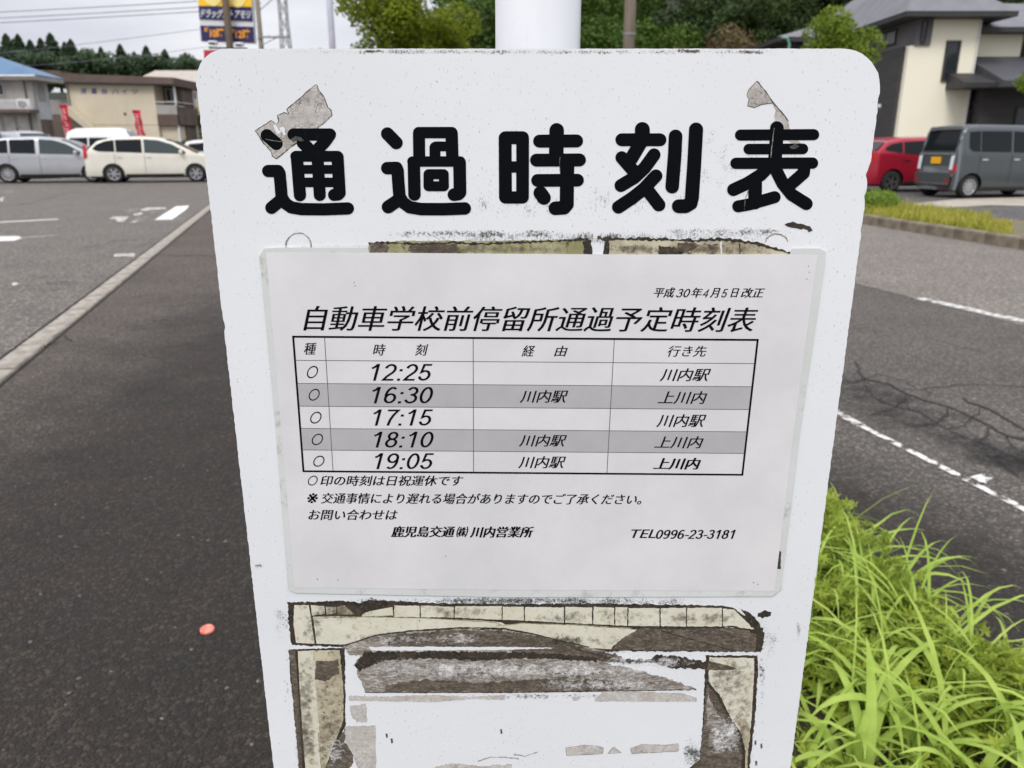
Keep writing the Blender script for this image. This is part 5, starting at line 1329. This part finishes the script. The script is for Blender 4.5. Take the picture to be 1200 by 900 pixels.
window(MH, X(1134.5,140,YH), X(1148,140,YH), Z(1140,148,YH), Z(1140,131,YH), YH, M_GLASS, M_RFDK, .05, mull=0)
# main roof: broad hip with dark fascia
ez = zt0 + .14
rx0, rx1_ = X(1076, 12, YH) - .75, X(1176, 20, YH) + .1
m = MB(); ry0, ry1 = YH - .75, YH + 12.5; zr = ez + 2.0
m.add([(rx0,ry0,ez),(rx1_,ry0,ez),(rx1_,ry1,ez),(rx0,ry1,ez),((rx0+rx1_)/2-.2,ry0+3.0,zr),((rx0+rx1_)/2+.2,ry1-3,zr)], [(0,1,4),(1,2,5,4),(2,3,5),(3,0,4,5),(3,2,1,0)]); m.build('roof', M_ROOFG, MH)
MB().box(rx0 + .02, rx1_ - .02, ry0 + .02, ry1 - .02, ez - .16, ez - .003).build('fascia', M_RFDK, MH)
m = MB(); m.add([(rx1_-.6, YH+.4, ez-.35), (rx1_+9, YH+.4, ez-.35), (rx1_+9, YH+9, ez-.35), (rx1_-.6, YH+9, ez-.35), (rx1_+1, YH+4, ez+1.0), (rx1_+8, YH+4, ez+1.0)], [(0,1,5,4),(1,2,5),(2,3,4,5),(3,0,4),(3,2,1,0)]); m.build('side_roof', M_ROOFG, MH)
MB().box(rx1_-.58, rx1_+8.9, YH+.42, YH+8.9, ez-.5, ez-.353).build('side_fascia', M_RFDK, MH)
# porch
pz0, pz1 = Z(1150, 103, YH - 1), Z(1150, 90, YH - 1)
m = MB(); px0 = X(1124, 100, YH - .9); px1 = X(1250, 100, YH - 1)
m.prism([(YH - 1.3, pz0), (YH - 1.3, pz0 + .16), (YH + 1.2, pz0 + .95), (YH + 1.2, pz0)], px0, px0 + 1.3, 'x'); m.build('small_canopy', M_RFDK, MH)
m = MB(); m.prism([(YH - 1.6, pz0 + .0), (YH - 1.6, pz0 + .2), (YH + 1.2, pz0 + 1.25), (YH + 1.2, pz0 + .0)], px0 + 1.15, px1, 'x'); m.build('porch_roof', mat('dark_grey_roof', (.085, .085, .095), (.07, .07, .08), 2, .6), MH)
MB().box(X(1156, 130, YH - .9), px1 - .1, YH - .5, YH + 1.18, 0, pz0 - .003).build('porch_wall', M_CHAR, MH)
window(MH, X(1190, 140, YH - .5), X(1206, 140, YH - .5), .9, Z(1195,127,YH-.5), YH - .5, M_GLASS, M_RFDK, .05, mull=0)
MB().tube([(xe - .05, YH - .04, ez - .2), (xe - .05, YH - .04, 0)], .035, 6).build('downpipe', M_WHITE, MH)
MB().tube([(xe + .02, YH - .04, ez - .2), (xe + .9, YH - .3, ez - .1)], .03, 6).build('gutter_pipe', M_RFDK, MH)
MB().box(X(1140,120,YH), X(1149,120,YH), YH - .06, YH, Z(1145,121.5,YH), Z(1145,119,YH)).build('name_plate', M_BRFAS, MH)
c = atY(1041, 124, YH + .3); MB().lathe([(0,.08),(.06,.06),(.08,0),(.06,-.06),(0,-.08)], 10, Matrix.Translation((xc - .4, YH + .9, Z(1041,124,YH+.6)))).build('wall_lamp', M_WHITE, MH)
# low wing at the back with long hip roof
YL = 40
LW = thing('tiled_house', 'low house with long grey hip roof, left of the charcoal wall', 'house', (X(960, 60, YL), YL, 0))
lx0, lx1 = X(925, 48, YL), X(1080, 48, YL); lz = Z(930, 46, YL)
MB().box(lx0, lx1, YL, YL + 8, 0, lz).build('wall', M_MGREY, LW)
m = MB(); m.add([(lx0-.9,YL-.9,lz),(lx1+.9,YL-.9,lz + .0),(lx1+.9,YL+8.9,lz),(lx0-.9,YL+8.9,lz),(X(1000,20,YL+3.5),YL+3.5,Z(1000,17,YL+3.5)),(lx1,YL+3.5,Z(1000,17,YL+3.5))], [(0,1,5,4),(1,2,5),(2,3,4,5),(3,0,4),(3,2,1,0)]); m.build('roof', M_ROOFG, LW)
MB().box(lx0-.88, lx1+.88, YL-.88, YL+8.88, lz-.2, lz-.003).build('fascia', M_RFDK, LW)
m = MB(); m.tube([(X(916,46,YL-1), YL-1, Z(916,44,YL-1)), (X(923,46,YL-1), YL-1, Z(923,45,YL-1)), (X(925,52,YL-1), YL-1, Z(925,52,YL-1)), (X(925,60,YL-1), YL-1, 0)], .06, 8); m.build('downpipe', mat('green_pipe', srgb(120, 170, 150), srgb(104, 152, 134), 5, .5), LW)
window(LW, lx0 + .8, lx0 + 2.2, lz - 1.4, lz - .5, YL, M_GLASS2, M_RFDK)

# =================================================================== cars
def interp(pts, x):
    if x <= pts[0][0]: return pts[0][1]
    for (a, b), (c, d) in zip(pts, pts[1:]):
        if x <= c: return b + (d - b) * (x - a) / (c - a) if c > a else d
    return pts[-1][1]
M_TYRE = mat('tyre_rubber', (.018, .018, .018), (.012, .012, .012), 30, .85)
M_RIM = mat('alloy_rim', (.55, .56, .57), (.42, .43, .44), 20, .3, Metallic=.8)
M_RIMD = mat('dark_rim', (.10, .10, .10), (.3, .3, .3), 20, .35, Metallic=.7)
t_ = NT('car_glass'); M_AUTOG = t_.done((.012, .015, .017), .06); t_.b.inputs['Specular IOR Level'].default_value = .16
M_AUTOG2 = NT('clear_car_glass').done((.04, .055, .055), .06)
M_TRIM = mat('black_trim', (.02, .02, .02), (.03, .03, .03), 20, .5)
M_LENSR = NT('red_lens').done((.45, .01, .015), .12)
M_LENSW = NT('clear_lens').done((.75, .76, .78), .1)
M_CHROME = NT('chrome').done((.7, .7, .7), .12, Metallic=1.0)
M_PLATEY = mat('yellow_plate', srgb(240, 180, 20), srgb(236, 172, 16), 20, .5)
M_PLATEW = mat('white_plate', (.7, .7, .7), (.62, .64, .62), 20, .5)
M_DIGIT = mat('plate_digit', (.02, .03, .02), (.02, .03, .02), 20, .5)
def car(name, label, loc, rz, L, W, top, belt, xr, xf, wr, col, windows, seams, clear=(), rim=M_RIM, plate=M_PLATEW, ndig='', tail=(.75, 1.25, .10, .28), sill=.24, spokes=7, tumble=.22, extra=None):
    root = thing(name, label, 'car', loc, rz)
    topf = lambda x: interp(top, x)
    bf = lambda x: min(interp(belt, x), topf(x) - .05)
    def plan(x):
        r_ = .35; e0 = max(0, 1 - x / r_); e1 = max(0, 1 - (L - x) / (r_ * 1.6)); return 1 - .16 * e0 ** 2.2 - .22 * e1 ** 2
    def hw(x, z):
        b = interp(belt, x); y = W / 2 * plan(x)
        if z < .5: y -= .05 * ((.5 - z) / .3) ** 2
        y -= .03 * max(0, (z - .6)) * 1
        if z > b: y -= tumble * (z - b) + .05 * max(0, z - b) ** 2
        return y
    Ra = wr + .055
    def bot(x):
        z = sill
        for c in (xr, xf):
            d = abs(x - c)
            if d < Ra: z = max(z, wr + math.sqrt(Ra * Ra - d * d))
        return z
    xs2 = sorted(set([0, .01, .03, .06, .1, .16, .24, .34, L-.01, L-.03, L-.08, L-.16, L-.26, L] + [L * i / 34 for i in range(1, 34)] + [c + Ra * math.cos(math.pi * k / 14) for c in (xr, xf) for k in range(15)] + [p[0] for p in top if 0 < p[0] < L]))
    n1, n2, n3 = 9, 7, 8; rings = []
    for x in xs2:
        zt_ = topf(x); b0 = min(bot(x), zt_ - .06); zb_ = max(b0 + .01, min(interp(belt, x), zt_ - .04)); P_ = []
        for i in range(n1): z = b0 + (zb_ - b0) * i / (n1 - 1); P_.append((hw(x, z), z))
        ze_ = max(zb_ + .004, zt_ - .05)
        for i in range(1, n2): z = zb_ + (ze_ - zb_) * i / (n2 - 1); P_.append((hw(x, z), z))
        ye = P_[-1][0]
        for i in range(1, n3): 
            q = i / (n3 - 1) * math.pi / 2; P_.append((ye * (1 - i / (n3 - 1)), ze_ + (zt_ - ze_) * math.sin(q) ** .7))
        rings.append([(x, y, z) for y, z in P_] + [(x, -y, z) for y, z in reversed(P_[:-1])])
    N = len(rings[0]); v = [p for r_ in rings for p in r_]; f = []
    for i in range(len(rings) - 1):
        for j in range(N - 1): f.append((i*N+j, i*N+j+1, (i+1)*N+j+1, (i+1)*N+j))
    f.append(tuple(range(N))); f.append(tuple(reversed(range((len(rings)-1)*N, len(rings)*N))))
    obj('body', v, f, col, root, True)
    # dark underside and wheel wells
    m = MB(); m.box(.15, L - .2, -W/2 + .12, W/2 - .12, .17, .34)
    for c in (xr, xf): m.box(c - Ra + .01, c + Ra - .01, -W/2 + .10, W/2 - .10, .3, wr + Ra - .05)
    m.build('underbody', M_TRIM, root, world=False)
    def side(nm, tp, bt, m_, off=.008, nx=12, sides=(1, -1), nz=4):
        for s_ in sides:
            v = []; xa, xb = tp[0][0], tp[-1][0]
            for i in range(nx + 1):
                x = xa + (xb - xa) * i / nx
                for j in range(nz + 1):
                    z = interp(bt, x) + (interp(tp, x) - interp(bt, x)) * j / nz; v.append((x, s_ * (hw(x, z) + off), z))
            f = [(i*(nz+1)+j, i*(nz+1)+j+1, (i+1)*(nz+1)+j+1, (i+1)*(nz+1)+j) for i in range(nx) for j in range(nz)]
            o = obj(nm, v, f, m_, root, True)
        return o
    for k, (tp, bt) in enumerate(windows):
        side('side_window', tp, bt, M_AUTOG2 if k in clear else M_AUTOG)
    for (x, z0_, z1_) in seams:
        side('door_seam', [(x, z1_), (x + .012, z1_)], [(x, z0_), (x + .012, z0_)], M_TRIM, .004, 1)
        side('door_handle', [(x + .06, z1_ - .10), (x + .24, z1_ - .10)], [(x + .06, z1_ - .135), (x + .24, z1_ - .135)], M_CHROME, .02, 2, nz=1)
    side('sill_strip', [(xr + Ra + .03, sill + .07), (xf - Ra - .03, sill + .07)], [(xr + Ra + .03, sill + .0), (xf - Ra - .03, sill + .0)], M_TRIM, .006, 8, nz=1)
    # end panels follow the silhouette
    def inv(z, front):
        P_ = [(x, zz) for x, zz in top]; P_ = P_ if not front else P_[::-1]
        for (a, b), (c, d) in zip(P_, P_[1:]):
            if b <= z <= d: return a + (c - a) * (z - b) / (d - b) if d > b else a
        return P_[0][0]
    def end(nm, y0, y1, z0_, z1_, m_, front=False, off=.012, ny=8, nz=5, inset=0):
        v = []
        for j in range(nz + 1):
            z = z0_ + (z1_ - z0_) * j / nz; x = inv(z, front) + (off if front else -off)
            xc_ = min(max(inv(z, front), .0), L)
            for i in range(ny + 1):
                t = y0 + (y1 - y0) * i / ny; v.append((x, t * (hw(xc_, z) - inset), z))
        f = [(j*(ny+1)+i, j*(ny+1)+i+1, (j+1)*(ny+1)+i+1, (j+1)*(ny+1)+i) for j in range(nz) for i in range(ny)]
        return obj(nm, v, f, m_, root, True)
    H_ = max(z for _, z in top); bz = interp(belt, .2)
    end('rear_window', -.86, .86, bz + .06, H_ - .15, M_AUTOG)
    bz2 = interp(belt, L * .75); end('windscreen', -.9, .9, bz2 + .10, H_ - .10, M_AUTOG2, True, .014)
    for s_ in (-1, 1):
        end('tail_lamp', s_ * (1 - tail[3]), s_ * 1.0, tail[0], tail[1], M_LENSR, off=.016, ny=3)
        side('tail_lamp', [(.0, tail[1]), (tail[2], tail[1] - .03)], [(.0, tail[0]), (tail[2], tail[0] + .06)], M_LENSR, .014, 3, (s_,))
        end('headlamp', s_ * .62, s_ * .98, .62, .78, M_LENSW, True, .016, 3)
        side('headlamp', [(L - .42, .80), (L - .06, .74)], [(L - .42, .72), (L - .06, .62)], M_LENSW, .014, 3, (s_,))
        m = MB(); xm_ = xf - .62 + .18; zm = interp(belt, xm_) + .06; y0_ = hw(xm_, zm); m.box(xm_ - .05, xm_ + .07, s_*y0_ if s_ > 0 else -y0_ - .19, y0_ + .19 if s_ > 0 else -y0_, zm - .02, zm + .12); m.build('wing_mirror', col, root, world=False, bevel=.03)
    end('grille', -.55, .55, .45, .6, M_TRIM, True, .014)
    m = MB(); m.box(-.03, -.015, -.165, .165, *( (.72, .885) if plate is M_PLATEY else (.62, .785))); pl = m.build('number_plate', plate, root, world=False)
    if plate is M_PLATEY: pl.location = (.012, 0, .12)
    # wheels
    for c in (xr, xf):
        for s_ in (-1, 1):
            Mx = Matrix.Translation((c, s_ * (W/2 - .12), wr)) @ Matrix.Rotation(-s_ * math.pi/2, 4, 'X')
            m = MB(); m.lathe([(wr*.64, -.10), (wr*.9, -.10), (wr, -.07), (wr, .07), (wr*.92, .10), (wr*.66, .095)], 30, Mx); wh = m.build('wheel', M_TYRE, root, world=False, smooth=True)
            m = MB(); m.lathe([(0, .05), (wr*.6, .03), (wr*.6, -.05)], 24, Mx); o = m.build('rim_well', M_TRIM, wh, world=False)
            m = MB(); m.lathe([(0, .085), (wr*.16, .085), (wr*.18, .07)], 16, Mx)
            m.lathe([(wr*.58, .06), (wr*.60, .095), (wr*.67, .10), (wr*.67, .07)], 30, Mx)
            for k in range(spokes):
                q = 2 * math.pi * k / spokes; a_, b_ = math.cos(q), math.sin(q); wd = wr * .085
                pts = [(a_*wr*.12 - b_*wd, b_*wr*.12 + a_*wd, .085), (a_*wr*.12 + b_*wd, b_*wr*.12 - a_*wd, .085), (a_*wr*.62 + b_*wd*1.3, b_*wr*.62 - a_*wd*1.3, .08), (a_*wr*.62 - b_*wd*1.3, b_*wr*.62 + a_*wd*1.3, .08)]
                m.add([Mx @ Vector(p_) for p_ in pts], [(0,1,2,3)])
            m.build('rim', rim, wh, world=False)
    if extra: extra(root, side, end, hw, inv)
    return root
W_SILV = paint('silver_paint', (.46, .47, .49), .4); W_CREAM = paint('pearl_cream_paint', (.80, .765, .66), .05); W_WHITE = paint('white_paint', (.8, .8, .79), 0)
W_GREY = paint('gunmetal_paint', (.075, .088, .094), .35, .28); W_RED = paint('crimson_paint', (.42, .012, .035), .3, .28); W_LBL = paint('pale_blue_paint', (.4, .52, .66), .2)

def at_wheel(px, py, rz, xr, W_, near=-1):
    """car origin so that its near rear wheel touches the ground at the pixel"""
    g = Vector(gr(px, py)); off = Vector((xr, near * (W_/2 - .1), 0)); off.rotate(Matrix.Rotation(rz, 3, 'Z')); return (g.x - off.x, g.y - off.y, 0)
mpv_top = [(0,.55),(.02,.78),(.06,1.0),(.16,1.2),(.42,1.5),(.85,1.59),(1.8,1.62),(2.5,1.57),(2.95,1.43),(3.62,1.06),(4.1,.95),(4.42,.80),(4.55,.5)]
rz1 = math.radians(14)
belt1 = [(0,1.0),(1.5,.98),(3.5,.93),(4.6,.85)]
car('silver_minivan', 'silver minivan parked behind the cream wagon, cut by the left picture edge', at_wheel(12, 214.8, rz1, .85, 1.72), rz1, 4.55, 1.72, mpv_top, belt1, .85, 3.6, .315, W_SILV,
    [([(.42,1.34),(.7,1.46),(.98,1.49)], [(.42,1.04),(.98,1.03)]), ([(1.04,1.49),(1.85,1.51)], [(1.04,1.03),(1.85,1.01)]), ([(1.98,1.51),(2.45,1.48),(2.85,1.36),(3.3,1.08)], [(1.98,1.01),(2.8,.99),(3.3,.98)])],
    [(1.95,.34,.98),(.98,.62,.98)], clear=(2,), spokes=9)
rz2 = math.radians(16)
str_top = [(0,.50),(.02,.75),(.08,1.02),(.2,1.22),(.5,1.47),(1.0,1.58),(1.8,1.62),(2.5,1.58),(3.0,1.45),(3.75,1.06),(4.2,.96),(4.55,.80),(4.72,.5)]
belt2 = [(0,1.06),(1.2,1.02),(2.4,.98),(3.6,.95),(4.7,.85)]
car('cream_wagon', 'pearl cream station wagon parked in front, with tall red tail lamps', at_wheel(135.5, 214.4, rz2, .92, 1.74), rz2, 4.72, 1.74, str_top, belt2, .92, 3.68, .315, W_CREAM,
    [([(.35,1.2),(.48,1.33),(.75,1.44),(1.05,1.49)], [(.35,1.16),(.5,1.09),(1.05,1.07)]), ([(1.09,1.49),(1.95,1.51)], [(1.09,1.07),(1.95,1.04)]), ([(2.02,1.51),(2.5,1.48),(2.95,1.34),(3.4,1.08)], [(2.02,1.04),(2.9,1.01),(3.4,1.0)])],
    [(2.0,.34,1.0),(1.02,.62,1.0)], clear=(2,), tail=(.82,1.32,.14,.2), spokes=6)
van_top = [(0,.6),(.02,1.0),(.08,1.3),(.2,1.74),(.5,1.86),(2.2,1.88),(2.55,1.78),(3.05,1.1),(3.3,.95),(3.4,.55)]
vb = [(0,1.08),(3.4,1.0)]
p = atY(140, 165, 34.5)
car('white_van', 'white mini van whose roof shows behind the cream wagon', (p[0] - 2.2, 34.5, 0), math.radians(8), 3.4, 1.48, [(a, b * 1.08) for a, b in van_top], vb, .6, 2.95, .28, W_WHITE,
    [([(.3,1.6),(1.0,1.62)], [(.3,1.12),(1.0,1.1)]), ([(1.06,1.62),(1.8,1.62)], [(1.06,1.1),(1.8,1.08)]), ([(1.88,1.62),(2.4,1.58),(2.8,1.12)], [(1.88,1.08),(2.8,1.06)])], [(1.85,.34,1.05)])
p = atY(80, 165, 35)
car('silver_car', 'silver car with large windscreen between the silver minivan and white van', (p[0] - 3.1, 35.2, 0), math.radians(-35), 4.2, 1.68, [(a * 4.2 / 3.4, b) for a, b in van_top], belt1, .8, 3.3, .3, W_SILV,
    [([(.5,1.38),(1.7,1.5)], [(.5,1.04),(1.7,1.01)]), ([(1.8,1.5),(2.3,1.46),(2.9,1.08)], [(1.8,1.01),(2.9,.98)])], [(1.75,.34,.98)])
p = atY(8, 165, 33.5)
car('pale_blue_car', 'pale blue car hidden but for its roof above the silver minivan', (p[0] - 3.0, 33.6, 0), math.radians(4), 3.5, 1.48, [(x, z * 1.02) for x, z in van_top], [(0,1.0),(3.4,.95)], .6, 2.95, .28, W_LBL,
    [([(.3,1.45),(1.0,1.48)], [(.3,1.05),(1.0,1.03)]), ([(1.06,1.48),(2.3,1.46)], [(1.06,1.03),(2.3,1.0)])], [(1.85,.34,1.0)])
p = atY(232, 170, 42)
car('white_car', 'white car half hidden behind the left edge of the sign board', (p[0] - 1.2, 42.5, 0), math.radians(20), 4.2, 1.68, [(a * .92, b) for a, b in mpv_top], belt1, .8, 3.3, .3, W_WHITE,
    [([(.5,1.38),(1.7,1.5)], [(.5,1.04),(1.7,1.01)]), ([(1.8,1.5),(2.3,1.46),(2.9,1.08)], [(1.8,1.01),(2.9,.98)])], [(1.75,.34,.98)])
# red hatchback
hat_top = [(0,.5),(.02,.8),(.07,1.0),(.16,1.12),(.5,1.42),(.95,1.52),(1.9,1.54),(2.5,1.42),(3.1,1.03),(3.65,.88),(3.9,.65),(3.95,.5)]
rz3 = math.radians(10)
car('red_hatchback', 'crimson hatchback parked between the board edge and the grey van', at_wheel(1041, 225.6, rz3, .72, 1.69), rz3, 3.95, 1.69, hat_top, [(0,1.08),(1.0,1.02),(3.0,.92),(3.9,.8)], .72, 3.25, .30, W_RED,
    [([(.42,1.22),(.6,1.32),(.95,1.38)], [(.42,1.15),(.95,1.07)]), ([(1.0,1.38),(1.75,1.42)], [(1.0,1.06),(1.75,1.02)]), ([(1.82,1.42),(2.2,1.38),(2.8,1.05)], [(1.82,1.02),(2.8,.98)])],
    [(1.78,.34,1.0),(.95,.7,1.0)], rim=M_RIMD, tail=(.80,1.12,.20,.25), spokes=5)
# grey box van, rear three quarter view
kei_top = [(0,.58),(.015,.95),(.05,1.2),(.15,1.66),(.26,1.77),(.6,1.80),(2.2,1.79),(2.6,1.62),(2.95,1.08),(3.3,.95),(3.4,.55)]
rz4 = math.radians(13)
def kei_extra(root, side, end, hw, inv):
    end('chrome_strip', -.98, .98, 1.07, 1.095, M_RIM, off=.03, nz=1)
    end('rear_bumper', -1.0, 1.0, .32, .62, W_GREY, off=.05)
    end('bumper_strip', -.95, .95, .34, .37, M_CHROME, off=.055, nz=1)
    for s_ in (-1, 1):
        end('rear_reflector', s_ * .72, s_ * .92, .40, .46, M_LENSR, off=.058, ny=2, nz=1)
        end('lamp_lens', s_ * .80, s_ * .98, .70, 1.04, M_LENSW, off=.024, ny=3)
    end('roof_spoiler', -.9, .9, 1.66, 1.74, M_TRIM, off=.05, nz=2)
    text = [(-.10, .0), (-.03, .0), (.05, .0), (.11, .0)]
kp = at_wheel(1131, 232.4, rz4, .48, 1.475)
car('grey_van', 'dark grey boxy small van with a yellow rear number plate', kp, rz4, 3.4, 1.475, kei_top, [(0,1.10),(3.4,1.02)], .48, 3.0, .285, W_GREY,
    [([(.30,1.60),(.62,1.62)], [(.30,1.22),(.40,1.14),(.62,1.13)]), ([(.66,1.62),(1.55,1.62)], [(.66,1.13),(1.55,1.12)]), ([(1.62,1.62),(2.3,1.58),(2.7,1.12)], [(1.62,1.12),(2.7,1.08)])],
    [(1.58,.34,1.06),(.64,.6,1.06)], plate=M_PLATEY, tail=(.62,.84,.05,.12), sill=.2, spokes=10, tumble=.12, extra=kei_extra)
